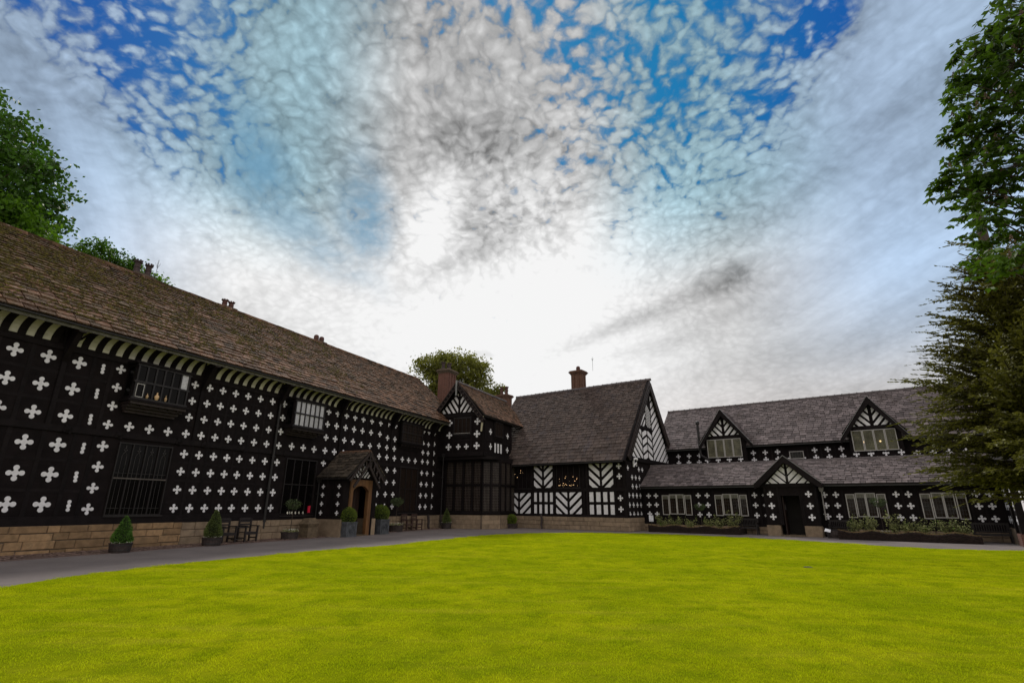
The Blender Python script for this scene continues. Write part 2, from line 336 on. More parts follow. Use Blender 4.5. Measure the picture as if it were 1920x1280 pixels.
# ------------------------------------------------------------------ mesh helpers
BOX_F = [(0, 3, 2, 1), (4, 5, 6, 7), (0, 1, 5, 4), (1, 2, 6, 5), (2, 3, 7, 6), (3, 0, 4, 7)]
class MB:
    def __init__(s): s.v = []; s.f = []
    def add(s, vs, fs):
        k = len(s.v); s.v += [tuple(map(float, q)) for q in vs]; s.f += [tuple(i+k for i in f) for f in fs]; return s
    def box(s, x0, x1, y0, y1, z0, z1):
        return s.add([(x0, y0, z0), (x1, y0, z0), (x1, y1, z0), (x0, y1, z0), (x0, y0, z1), (x1, y0, z1), (x1, y1, z1), (x0, y1, z1)], BOX_F)
    def loop(s, a, b):                                # closed prism between two point loops
        n = len(a); fs = [tuple(range(n-1, -1, -1)), tuple(range(n, 2*n))]
        fs += [(i, (i+1) % n, n+(i+1) % n, n+i) for i in range(n)]
        return s.add(list(a)+list(b), fs)
    def xz(s, pts, y0, y1): return s.loop([(x, y0, z) for x, z in pts], [(x, y1, z) for x, z in pts])
    def yz(s, pts, x0, x1): return s.loop([(x0, y, z) for y, z in pts], [(x1, y, z) for y, z in pts])
    def xy(s, pts, z0, z1): return s.loop([(x, y, z0) for x, y in pts], [(x, y, z1) for x, y in pts])
    def tube(s, path, r, n=6, r1=None):
        P = [np.array(p, float) for p in path]; K = len(P); r1 = r if r1 is None else r1
        vs = []; fs = []
        for i, p in enumerate(P):
            d = P[min(i+1, K-1)]-P[max(i-1, 0)]; d = d/(np.linalg.norm(d)+1e-9)
            a = np.cross(d, (0, 0, 1) if abs(d[2]) < 0.9 else (1, 0, 0)); a /= np.linalg.norm(a); b = np.cross(d, a)
            rr = r+(r1-r)*i/max(1, K-1)
            for k in range(n):
                t = 2*math.pi*k/n; vs.append(p+rr*(math.cos(t)*a+math.sin(t)*b))
        for i in range(K-1):
            for k in range(n):
                k2 = (k+1) % n; fs.append((i*n+k, i*n+k2, (i+1)*n+k2, (i+1)*n+k))
        fs.append(tuple(range(n-1, -1, -1))); fs.append(tuple((K-1)*n+k for k in range(n)))
        return s.add(vs, fs)
    def lathe(s, prof, c=(0, 0, 0), n=16, sx=1.0, sy=1.0):
        vs = []; K = len(prof)
        for r, z in prof:
            for k in range(n):
                t = 2*math.pi*k/n; vs.append((c[0]+sx*r*math.cos(t), c[1]+sy*r*math.sin(t), c[2]+z))
        fs = [(i*n+k, i*n+(k+1) % n, (i+1)*n+(k+1) % n, (i+1)*n+k) for i in range(K-1) for k in range(n)]
        fs.append(tuple(range(n-1, -1, -1))); fs.append(tuple((K-1)*n+k for k in range(n)))
        return s.add(vs, fs)
    def mesh(s, name, m=None, base=(0, 0), smooth=False):
        me = bpy.data.meshes.new(name)
        me.from_pydata([(x-base[0], y-base[1], z) for x, y, z in s.v], [], s.f)
        if m: me.materials.append(M[m])
        if smooth: me.shade_smooth()
        return me
def clip(poly, a, b, c):                               # keep a*x+b*z<=c
    out = []
    for i in range(len(poly)):
        p, q = poly[i], poly[(i+1) % len(poly)]
        dp, dq = a*p[0]+b*p[1]-c, a*q[0]+b*q[1]-c
        if dp <= 0: out.append(p)
        if (dp < 0) != (dq < 0) and abs(dp-dq) > 1e-9:
            t = dp/(dp-dq); out.append((p[0]+t*(q[0]-p[0]), p[1]+t*(q[1]-p[1])))
    return out
def area(p): return abs(sum(p[i][0]*p[(i+1) % len(p)][1]-p[(i+1) % len(p)][0]*p[i][1] for i in range(len(p))))/2
def ccw(p): return p if sum(p[i][0]*p[(i+1) % len(p)][1]-p[(i+1) % len(p)][0]*p[i][1] for i in range(len(p))) > 0 else p[::-1]

BASE = {}
def link(o): SC.collection.objects.link(o)
def tag(o, label=None, cat=None, group=None, kind=None):
    for k, v in (('label', label), ('category', cat), ('group', group), ('kind', kind)):
        if v: o[k] = v
    return o
class Fr:
    def __init__(s, d):
        d = np.array(d)/np.linalg.norm(d); s.d = d; s.n = np.array([-d[1], d[0]]); s.rot = math.atan2(d[1], d[0])
    def w(s, u, o, z=0.0): q = s.d*u+s.n*o; return np.array([q[0], q[1], z])
    def hit(s, px, py, off):
        r = ray(px, py); t = off/np.dot(s.n, r[:2]); q = r[:2]*t; return float(np.dot(q, s.d)), float(EYE+r[2]*t)
FL = Fr((0.42075134, 0.90717601)); FH = Fr((0.81056314, -0.58565126)); FW = Fr((1, 0))
def thing(name, fr, u, o, label, cat, group=None, z=0.0):
    e = bpy.data.objects.new(name, None); e.empty_display_size = 0.3; link(e)
    e.location = fr.w(u, o, z); e.rotation_euler = (0, 0, fr.rot); tag(e, label, cat, group)
    BASE[e.name] = (u, o, fr); e['_'] = 0; del e['_']
    return e
def root(o):
    while o.parent: o = o.parent
    return o
def part(name, mb, m, parent, label=None, kind=None, smooth=False):
    r = root(parent); b = BASE[r.name]
    me = mb if isinstance(mb, bpy.types.Mesh) else mb.mesh(name, m, b[:2], smooth)
    o = bpy.data.objects.new(name, me); link(o); o.parent = parent; tag(o, label, kind=kind)
    return o
def piece(name, me, parent, u, o, z, rz=0.0, sc=None, mtx=None):
    b = BASE[root(parent).name]; ob = bpy.data.objects.new(name, me); link(ob); ob.parent = parent
    if mtx is not None: ob.matrix_local = mtx
    else:
        ob.location = (u-b[0], o-b[1], z); ob.rotation_euler = (0, 0, rz)
        if sc: ob.scale = sc
    return ob
def single(name, mb, m, label, cat, fr=FW, u=0, o=0, group=None, kind=None, smooth=False):
    ob = bpy.data.objects.new(name, mb.mesh(name, m, (u, o), smooth)); link(ob)
    ob.location = fr.w(u, o); ob.rotation_euler = (0, 0, fr.rot); tag(ob, label, cat, group, kind); return ob

# quatrefoil plates (unit width 1, front face towards -y)
def quat_outline(kind):
    c = 0.335; r = 0.165; pts = []
    if kind == 'bead':
        for cz, rr, a0, a1 in ((-c, r, -240, 60), (0, .17, -58, 58), (c, r, -60, 240), (0, .17, 122, 238)):
            for k in range(8): t = math.radians(a0+(a1-a0)*k/7); pts.append((rr*math.cos(t), cz+rr*math.sin(t)))
        return pts
    for q in range(4):
        for k in range(10):
            a = math.radians(-148+296*k/9); x, z = c+r*math.cos(a), r*math.sin(a); t = math.radians(90*q)
            pts.append((x*math.cos(t)-z*math.sin(t), x*math.sin(t)+z*math.cos(t)))
        t = math.radians(90*q+45); pts.append((0.17*math.cos(t), 0.17*math.sin(t)))
    if kind == 'half': pts = [(max(x, -0.03), z) for x, z in pts if x > -0.2]
    return pts
def quat_mesh(kind): return MB().xz(ccw(quat_outline(kind)), -0.012, 0.05).mesh('quatrefoil', 'white_plaster')
Q = {k: quat_mesh(k) for k in ('full', 'half', 'bead')}
def quat(parent, u, y, z, W=0.36, kind='full', side=False):
    o = piece('quatrefoil', Q[kind], parent, u, y, z, rz=(math.pi/2 if side else 0)+R(-.0, .0), sc=(W, 1, W*R(.97, 1.03)))
    o.rotation_euler[1] = R(-.05, .05); return o

def stripes(parent, poly, slope, period, duty, phase, y0, y1, side=False, name='plaster_panel', cx=0.0):
    """white plaster pieces: slanted bands z = slope*(x-cx)+phase+k*period clipped to poly; black struts lie between"""
    zs = [z-slope*(x-cx) for x, z in poly]; k0 = math.floor((min(zs)-phase)/period)-1; k1 = math.ceil((max(zs)-phase)/period)+1
    for k in range(k0, k1):
        lo = phase+k*period; hi = lo+period*duty
        p = clip(clip(poly, -slope, 1, hi-slope*cx), slope, -1, -lo+slope*cx)
        if len(p) > 2 and area(p) > 0.006:
            mb = MB(); p = ccw(p)
            (mb.yz(p, y0, y1) if side else mb.xz(p, y0, y1))
            part(name, mb, 'white_plaster', parent)
def rects(parent, cols, z0, z1, y0, y1):
    for a, b in cols: part('plaster_panel', MB().box(a, b, y0, y1, z0, z1), 'white_plaster', parent)

# slates: courses of overlapping plates on a sloping plane
SL = []
for k in range(4):
    j = lambda: R(-.03, .03); b = 0.5
    mb = MB().add([(-b+.01, j(), 0), (b-.01, j(), 0), (b-.01, 1, 0), (-b+.01, 1, 0), (-b+.02, j()*.5+.01, 1), (b-.02, j()*.5+.01, 1), (b-.01, 1, .3), (-b+.01, 1, .3)], BOX_F)
    SL.append(mb)
SLM = {}
def slate_mesh(k, m):
    if (k, m) not in SLM: SLM[k, m] = SL[k].mesh('slate', m)
    return SLM[k, m]
def slates(bld, roofpart, m, E, Rg, left, right, wid, expo, th=0.022, n_ind=220, seed=1):
    """E, Rg: (y,z) of eave and ridge line in the building's frame; left/right: u limits as functions of t (0 eave,1 ridge)
       wid, expo: (eave, ridge) sizes; the largest in the picture are objects, the others one joined mesh"""
    r = random.Random(seed); b = BASE[root(bld).name]; fr = b[2]
    E = np.array(E, float); Rg = np.array(Rg, float); L = np.linalg.norm(Rg-E); d = (Rg-E)/L; nrm = np.array([-d[1], d[0]])
    if nrm[1] < 0: nrm = -nrm
    s = 0.0; items = []; row = 0
    while s < L-0.03:
        t = s/L; ex = expo[0]+(expo[1]-expo[0])*t; wd = wid[0]+(wid[1]-wid[0])*t
        u = left(t)-r.uniform(0, wd)*0.5
        while u < right(t):
            ww = wd*r.uniform(0.72, 1.28); u1 = min(u+ww, right(t)+0.02); a = max(u, left(t))
            if u1-a > 0.06: items.append((a, u1, s, min(ex*1.45, L-s+0.02), r.uniform(-.006, .006), r.uniform(.75, 1.35)*th, r.randrange(4), r.uniform(-.012, .012)))
            u = u+ww
        s += ex*r.uniform(0.97, 1.03); row += 1
    mats = []; areas = []
    for a, u1, s, ln, lift, tk, k, tw in items:
        s += tw*0.6
        p0 = E+d*s+nrm*(0.012+lift+0.020); tail = 0.02           # tail sits proud of the course below
        dirv = d*ln-nrm*(0.026+tail*0); dl = np.linalg.norm(dirv)
        X = np.array([u1-a-0.016, tw*(u1-a)*d[0], tw*(u1-a)*d[1]]); Y = np.array([0, dirv[0], dirv[1]]); Z = np.array([0, nrm[0], nrm[1]])*tk
        o = np.array([(a+u1)/2-b[0], p0[0]-b[1], p0[1]])
        mats.append((X, Y, Z, o)); P = fr.w((a+u1)/2, p0[0], p0[1])
        x, y = proj(P)
        dist = np.linalg.norm(P-[0, 0, EYE])
        areas.append((u1-a)*ln/dist**2 if -10 < x < 1930 and -10 < y < 1290 and P[1] > 1 else 0)
    order = sorted(range(len(items)), key=lambda i: -areas[i]); ind = set(i for i in order[:n_ind] if areas[i] > 0)
    V = []; Fc = []
    for i, (X, Y, Z, o) in enumerate(mats):
        k = items[i][6]
        if i in ind:
            mt = Matrix(((X[0], Y[0], Z[0], o[0]), (X[1], Y[1], Z[1], o[1]), (X[2], Y[2], Z[2], o[2]), (0, 0, 0, 1)))
            piece('slate', slate_mesh(k, m), roofpart, 0, 0, 0, mtx=mt)
        else:
            base = len(V)
            for vx, vy, vz in SL[k].v: V.append(tuple(o+vx*X+vy*Y+vz*Z))
            Fc += [tuple(q+base for q in f) for f in BOX_F]
    if V:
        me = bpy.data.meshes.new('slate_field'); me.from_pydata(V, [], Fc); me.materials.append(M[m])
        ob = bpy.data.objects.new('slate_field', me); link(ob); ob.parent = roofpart; tag(ob, kind='stuff')
def ridge_tiles(roofpart, u0, u1, y, z, step=0.45, r=0.13, m='ridge_tile', nub=True):
    u = u0; me = MB()
    pts = [(-r, -.10), (-r*.75, 0.0), (-r*.3, r*.55), (r*.3, r*.55), (r*.75, 0.0), (r, -.10)]
    me.yz(pts, 0.004, 0.98*step)
    if nub: me.yz([(-r*1.1, -.09), (-r*.8, .02), (-r*.3, r*.75), (r*.3, r*.75), (r*.8, .02), (r*1.1, -.09)], -0.02, 0.045)
    mesh = me.mesh('ridge_tile', m)
    while u < u1:
        piece('ridge_tile', mesh, roofpart, u, y, z+R(-.008, .008)); u += step

def bevel_unit():
    e = 0.06; v = []; f = []
    for x in (0, 1):
        for z in (0, 1):
            v.append((x, 1, z))
    # back (y=1) full size, front ring y=.25 full, front face y=0 inset
    vs = [(0, 1, 0), (1, 1, 0), (1, 1, 1), (0, 1, 1), (0, .25, 0), (1, .25, 0), (1, .25, 1), (0, .25, 1), (e*.5, 0, e), (1-e*.5, 0, e), (1-e*.5, 0, 1-e), (e*.5, 0, 1-e)]
    fs = [(0, 3, 2, 1), (0, 1, 5, 4), (1, 2, 6, 5), (2, 3, 7, 6), (3, 0, 4, 7), (4, 5, 9, 8), (5, 6, 10, 9), (6, 7, 11, 10), (7, 4, 8, 11), (8, 9, 10, 11)]
    # front must face -y
    vs = [(x, y, z) for x, y, z in vs]
    return vs, fs
BU = bevel_unit(); STM = {}
def stone_mesh(m):
    if m not in STM: STM[m] = MB().add(*BU).mesh('stone', m)
    return STM[m]
def stonework(parent, m, x0, x1, y, courses, wr, name='stone', side=False, depth=0.12, seed=3, irregular=0.006):
    """ashlar blocks proud of a mortar backing; courses: list of (z0,z1)"""
    r = random.Random(seed); bk = MB(); zz0, zz1 = courses[0][0], courses[-1][1]
    if side: bk.box(y+0.02 if depth > 0 else y-depth*0, y+0.3, x0, x1, zz0-.05, zz1) if False else bk.box(y-0.3, y-0.025, x0, x1, zz0-.05, zz1)
    else: bk.box(x0, x1, y+0.025, y+0.35, zz0-.05, zz1)
    pl = part('plinth', bk, 'mortar', parent)
    for i, (z0, z1) in enumerate(courses):
        x = x0-r.uniform(0, .2)
        while x < x1:
            wdt = r.uniform(*wr); a = max(x, x0)+.007; b = min(x+wdt, x1)-.007
            if b-a > .05:
                jz = r.uniform(-irregular, irregular); pr = r.uniform(0, .018)
                if side:
                    ob = piece(name, stone_mesh(m), pl, y+pr, a, z0+.007+jz, rz=math.pi/2, sc=(b-a, depth, z1-z0-.014))
                else:
                    ob = piece(name, stone_mesh(m), pl, a, y-pr, z0+.007+jz, sc=(b-a, depth, z1-z0-.014))
            x += wdt
    return pl

# ================================================================== GROUND
def ground():
    g = MB().xy([(-400, -200), (400, -200), (400, 800), (-400, 800)], -0.3, -0.012)
    single('ground', g, 'soil', None, None, kind='structure')
    lawn_edge = [(-9.3, 2.0), (-9.55, 6.0), (-9.75, 9.5), (-9.8, 10.93), (-9.82, 12.2), (-9.58, 13.64), (-8.96, 15.52), (-7.81, 17.88), (-6.45, 20.3), (-4.7, 23.0), (-2.95, 27.0), (-1.3, 30.4),
                 (1.3, 32.8), (4.3, 33.6), (7.9, 33.1), (10.4, 31.6), (12.3, 29.7), (13.8, 27.9), (15.1, 25.8), (16.7, 22.9), (18.2, 21.9), (20.1, 21.5), (23, 20.6), (26, 18), (27, 12), (26, 4), (22, -5), (8, -9), (-5, -5)]
    single('path', MB().xy(FLpath(), -0.25, 0.0), 'asphalt', None, None, kind='structure')
    # bark strip between the tarmac and the long wing
    strip = [tuple(FL.w(u, o)[:2]) for u, o in ((-6, 19.9), (8.3, 19.75), (12, 19.95), (16.6, 20.2), (19.3, 20.05), (21.9, 20.4), (21.9, 21.6), (-6, 21.6))]
    strip2 = [tuple(FL.w(u, o)[:2]) for u, o in ((24.8, 20.5), (31, 20.75), (33.4, 20.3), (34.2, 20.6), (34.2, 21.6), (24.8, 21.6))]
    for s_, o_ in ((strip, 0), (strip2, 0)): single('gravel_strip', MB().xy(s_[::-1], -0.2, 0.012), 'gravel_base', None, None, kind='structure')
    V = []; Fc = []
    for poly, n in ((((5.5, 19.95), (21.7, 20.3)), 9000), (((24.9, 20.7), (33.4, 20.7)), 1400)):
        (ua, oa), (ub, ob_) = poly
        for i in range(n):
            t = random.random(); u = ua+(ub-ua)*t; lo = oa+(ob_-oa)*t; o = lo+(21.5-lo)*random.random()**0.9-0.12*random.random()
            c = FL.w(u, o, 0.018+R(0, .02)); s_ = R(.015, .045)
            q = [Vector((R(-1, 1), R(-1, 1), R(-.5, .5)))*s_ for _ in range(4)]
            k = len(V); V += [tuple(c+np.array(x)) for x in (Vector((-s_, -s_*.4, 0))+q[0]*.4, Vector((s_, -s_*.4, 0))+q[1]*.4, Vector((s_, s_*.5, 0))+q[2]*.4, Vector((-s_, s_*.5, 0))+q[3]*.4)]
            Fc += [(k, k+1, k+2, k+3)]
    me = bpy.data.meshes.new('bark_chips'); me.from_pydata(V, [], Fc); me.materials.append(M['chips'])
    o = bpy.data.objects.new('bark_chips', me); link(o); tag(o, 'pale bark chips strewn along the foot of the long wing', 'bark chips', kind='stuff')
    edge = [(x*1.0, y*1.0) for x, y in lawn_edge]
    smooth = []
    n = len(edge)
    for i in range(n):
        p0, p1, p2, p3 = [np.array(edge[(i+k-1) % n]) for k in range(4)]
        for t in (0, .2, .4, .6, .8):
            smooth.append(tuple(0.5*((2*p1)+(-p0+p2)*t+(2*p0-5*p1+4*p2-p3)*t*t+(-p0+3*p1-3*p2+p3)*t**3)))
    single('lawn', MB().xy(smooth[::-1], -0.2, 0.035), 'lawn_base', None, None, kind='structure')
    return smooth
def FLpath():
    # tarmac: everything between the houses and the lawn
    a = [tuple(FL.w(u, o)[:2]) for u, o in ((-8, 21.4), (36, 21.4))]
    b = [tuple(FH.w(u, o)[:2]) for u, o in ((-16, 38.2), (12, 38.2))]
    return [a[0], (14, -14), (32, -6), (34, 20), b[1], b[0], a[1]][::1]
LAWN = ground()
def inside(x, y, poly):
    c = False; n = len(poly)
    for i in range(n):
        (x0, y0), (x1, y1) = poly[i], poly[(i+1) % n]
        if (y0 > y) != (y1 > y) and x < (x1-x0)*(y-y0)/(y1-y0)+x0: c = not c
    return c
def grass():
    """turf: small mown patches of blades, instanced over the lawn by geometry nodes"""
    col = bpy.data.collections.new('turf_patches')
    S = 0.5
    for k in range(3):
        r = np.random.RandomState(k+5); n = 520; V = []; Fc = []
        for i in range(n):
            x, y = r.uniform(-S/2*1.12, S/2*1.12, 2); h = r.uniform(.010, .026); a = r.uniform(0, 6.28); wd = r.uniform(.0022, .004)
            lx, ly = r.normal(0, .009, 2); dx, dy = math.cos(a)*wd, math.sin(a)*wd; b = len(V)
            V += [(x-dx, y-dy, -.004), (x+dx, y+dy, -.004), (x+lx*.5+dx*.8, y+ly*.5+dy*.8, h*.6), (x+lx*.5-dx*.8, y+ly*.5-dy*.8, h*.6), (x+lx*1.5, y+ly*1.5, h)]
            Fc += [(b, b+1, b+2, b+3), (b+3, b+2, b+4)]
        me = bpy.data.meshes.new('grass_patch'); me.from_pydata(V, [], Fc); me.materials.append(M['grass_blade'])
        o = bpy.data.objects.new('grass_patch', me); col.objects.link(o)
    pts = []
    y = 3.2
    while y < 34:
        x = -10.5
        while x < 27:
            xx, yy = x+R(-.1, .1), y+R(-.1, .1)
            if inside(xx, yy, LAWN) and abs(xx) < yy*1.12+1.5: pts.append((xx, yy, 0.035))
            x += S*0.92 if y < 17 else S*1.0
        y += S*0.92 if y < 17 else S*1.0
    me = bpy.data.meshes.new('grass'); me.from_pydata(pts, [], []); ob = bpy.data.objects.new('grass', me); link(ob)
    tag(ob, 'bright yellow green mown lawn grass filling the courtyard', 'grass', kind='stuff')
    ng = bpy.data.node_groups.new('scatter', 'GeometryNodeTree'); ng.interface.new_socket('Geometry', in_out='INPUT', socket_type='NodeSocketGeometry'); ng.interface.new_socket('Geometry', in_out='OUTPUT', socket_type='NodeSocketGeometry')
    n = N(ng); gi = n.new('NodeGroupInput'); go = n.new('NodeGroupOutput'); ip = n.new('GeometryNodeInstanceOnPoints'); ci = n.new('GeometryNodeCollectionInfo')
    ci.inputs['Collection'].default_value = col; ci.inputs['Separate Children'].default_value = True; ci.inputs['Reset Children'].default_value = True
    ip.inputs['Pick Instance'].default_value = True
    rv = n.new('FunctionNodeRandomValue', data_type='FLOAT_VECTOR'); rv.inputs[0].default_value = (-.04, -.04, 0); rv.inputs[1].default_value = (.04, .04, 6.283)
    ng.links.new(gi.outputs[0], ip.inputs['Points']); ng.links.new(ci.outputs[0], ip.inputs['Instance']); ng.links.new(rv.outputs[0], ip.inputs['Rotation'])
    ng.links.new(ip.outputs[0], go.inputs[0])
    md = ob.modifiers.new('scatter', 'NODES'); md.node_group = ng
grass()

# ================================================================== shared building pieces
def mullion_window(parent, u0, u1, z0, z1, y, lights, transom=None, frame='window_frame', glass='dark_glass', fw=0.07, depth=0.12, muns=None, tracery=False, recess=0.06, lead=None):
    """window (frame) > pane, mullion, transom, sill, tracery"""
    mb = MB(); mb.box(u0-fw, u0, y-depth*.4, y+.05, z0-fw, z1+fw); mb.box(u1, u1+fw, y-depth*.4, y+.05, z0-fw, z1+fw)
    mb.box(u0, u1, y-depth*.4+.002, y+.048, z1, z1+fw); mb.box(u0, u1, y-depth*.4+.002, y+.048, z0-fw, z0)
    wn = part('window', mb, frame, parent)
    part('sill', MB().box(u0-fw-.05, u1+fw+.05, y-depth*.4-.07, y-.01, z0-fw-.05, z0-fw-.001), frame, wn)
    lw = (u1-u0)/lights
    zs = [z0]+(transom if isinstance(transom, list) else [transom] if transom else [])+[z1]
    for i in range(1, lights): part('mullion', MB().box(u0+i*lw-.02, u0+i*lw+.02, y-.03, y+.045, z0, z1), frame, wn)
    for z in zs[1:-1]: part('transom', MB().box(u0+.001, u1-.001, y-.045, y+.04, z-.022, z+.022), frame if not tracery else 'pale_lead', wn)
    for i in range(lights):
        a, b = u0+i*lw+.03, u0+(i+1)*lw-.03
        for k in range(len(zs)-1):
            c, d = zs[k]+(.03 if k else 0), zs[k+1]-(.03 if k < len(zs)-2 else 0)
            part('pane', MB().box(a, b, y+.015, y+.03, c, d), glass, wn)
            if lead:
                m2 = MB(); nx, nz = lead
                for q in range(1, nx): x = a+(b-a)*q/nx; m2.box(x-.006, x+.006, y+.002, y+.014, c, d)
                for q in range(1, nz): z = c+(d-c)*q/nz; m2.box(a, b, y+.004, y+.0145, z-.006, z+.006)
                part('glazing_bars', m2, 'leading', wn)
            if tracery:
                m2 = MB(); w4 = (b-a); yy = y+.005
                x1, x2 = a+w4*.30, a+w4*.70
                if k == len(zs)-2:
                    h = c+(d-c)*.62
                    for x in (x1, x2): m2.tube([(x, yy, c), (x, yy, h)], .008, 4)
                    m2.tube([(x1, yy, h), (a+w4*.36, yy, h+.09), (a+w4*.5, yy, h+.17)], .008, 4); m2.tube([(x2, yy, h), (a+w4*.64, yy, h+.09), (a+w4*.5, yy, h+.17)], .008, 4)
                    m2.tube([(a, yy, c+.16), (b, yy, c+.16)], .007, 4)
                    for (sx, sz) in ((.5, .82), (.4, .76), (.6, .76), (.5, .72)): m2.lathe([(.02, -.02), (.03, 0), (.02, .02)], (a+w4*sx, yy, c+(d-c)*sz+.06), 6)
                    m2.tube([(a+w4*.5, yy, d-.22), (a+w4*.5, yy, d-.06)], .008, 4)
                else:
                    for x in (x1, x2): m2.tube([(x, yy, c), (x, yy, d)], .006, 4)
                    m2.tube([(a, yy, c+.22), (b, yy, c+.22)], .006, 4)
                part('tracery', m2, 'leading', wn)
    return wn
def bargeboard(parent, y, cx, apex, feet, mat_='black_beam', wide=0.30, th=0.07, carve=True, side=False, finial=False):
    """two raking boards; apex z, feet [(x,z),(x,z)] ; y = plane"""
    for s_, (fx, fz) in zip((-1, 1), feet):
        dx, dz = fx-cx, fz-apex; L = math.hypot(dx, dz); d = (dx/L, dz/L); nn = (-d[1]*s_, d[0]*s_)
        if nn[1] > 0: nn = (-nn[0], -nn[1])
        vdrop = wide/abs(d[0])
        pts = [(cx, apex), (fx, fz), (fx+nn[0]*wide, fz+nn[1]*wide), (cx, apex-vdrop)]
        f = lambda p, a, b, mb: mb.yz(ccw(p), a, b) if side else mb.xz(ccw(p), a, b)
        bb = part('bargeboard', f(pts, y, y+th, MB()), mat_, parent)
        if carve:
            n = max(3, int(L/0.32)); mm = MB(); m3 = MB(); yo = y-.03 if not side or side > 0 and False else y+th
            if side and side > 0: y0_, y1_ = y+th, y+th+.03
            else: y0_, y1_ = y-.03, y
            for k in range(n):                        # raised lozenges and an edge moulding
                t = (k+.5)/n; x, z = cx+dx*t+nn[0]*wide*.5, apex+dz*t+nn[1]*wide*.5
                if t < .08: continue
                a = .085; q = [(x+d[0]*a, z+d[1]*a), (x+nn[0]*wide*.3, z+nn[1]*wide*.3), (x-d[0]*a, z-d[1]*a), (x-nn[0]*wide*.3, z-nn[1]*wide*.3)]
                f(q, y0_, y1_, mm)
            part('carving', mm, 'brown_timber', bb)
            o = .02; q = [(cx+dx*.05, apex+dz*.05-.01), (fx, fz), (fx+nn[0]*.05, fz+nn[1]*.05), (cx+dx*.05+nn[0]*.05, apex+dz*.05-.01+nn[1]*.05)]
            f(q, y0_, y1_, m3)
            q = [(p[0]+nn[0]*(wide-.06), p[1]+nn[1]*(wide-.06)) for p in q]; f(q, y0_, y1_, m3)
            part('moulding', m3, 'brown_timber', bb)
def chimney(name, fr, c, w_, d_, z0, ztop, pots, label, m='red_brick', potm='terracotta', crown=True, cat='chimney', group=None, ribs=True, poth=0.75):
    u, o = float(np.dot(fr.d, c[:2])), float(np.dot(fr.n, c[:2]))
    t = thing(name, fr, u, o, label, cat, group, z=0)
    mb = MB().box(u-w_/2, u+w_/2, o-d_/2, o+d_/2, z0, ztop-.35)
    if ribs:
        k = max(2, int(w_/.35))
        for i in range(k): x = u-w_/2+w_*(i+.5)/k; mb.box(x-.07, x+.07, o-d_/2-.06, o-d_/2+.01, z0, ztop-.36)
        for i in range(2): y = o-d_/2+d_*(i+.5)/2; mb.box(u+w_/2-.01, u+w_/2+.06, y-.08, y+.08, z0, ztop-.36)
    st = part('stack', mb, m, t)
    cb = MB()
    for i, e in enumerate((.05, .11, .17, .10)): cb.box(u-w_/2-e, u+w_/2+e, o-d_/2-e, o+d_/2+e, ztop-.35+i*.0875, ztop-.35+(i+1)*.0875-.001)
    part('corbel_cap', cb, m if m != 'red_brick' else 'mortar', t)
    n = pots
    for i in range(n):
        x = u+(0 if n == 1 else -w_*.36+w_*.72*i/(n-1)); y = o+(0 if n < 3 else (-.16 if i % 2 else .16))
        r = min(.16, w_*.3/max(1, n)+.09)
        pr = [(r*1.15, 0), (r*1.15, .07), (r*.9, .1), (r*.85, poth*.45), (r*1.0, poth*.5), (r*.86, poth*.55), (r*.84, poth*.8), (r*1.15, poth*.86), (r*1.15, poth*.93), (r*.9, poth*.94), (r*.6, poth*.94)]
        if not crown: pr = [(r*.9, 0), (r*1.1, .08), (r*1.15, .3), (r*.95, .42), (r*.5, .47)]
        pb = MB().lathe(pr, (x, y, ztop), 12)
        if crown:
            for k in range(8): a = k*math.pi/4; pb.box(x+r*math.cos(a)-.03, x+r*math.cos(a)+.03, y+r*math.sin(a)-.03, y+r*math.sin(a)+.03, ztop+poth*.9, ztop+poth*1.05)
        part('chimney_pot', pb, potm, t)
    return t
def downpipe(name, fr, u, o, z0, z1, label, m='iron', r=0.055):
    mb = MB().tube([(u, o, z0), (u, o, z1)], r, 8)
    e = thing(name, fr, u, o, label, 'drainpipe'); part('pipe', mb, m, e)
    h = MB().xz([(u-.14, z1+.22), (u-.07, z1-.02), (u+.07, z1-.02), (u+.14, z1+.22)], o-.10, o+.08); part('hopper', h, m, e)
    k = z0+.3
    while k < z1: part('bracket', MB().box(u-.09, u+.09, o-.04, o+.07, k, k+.05), m, e); k += 1.5
    return e

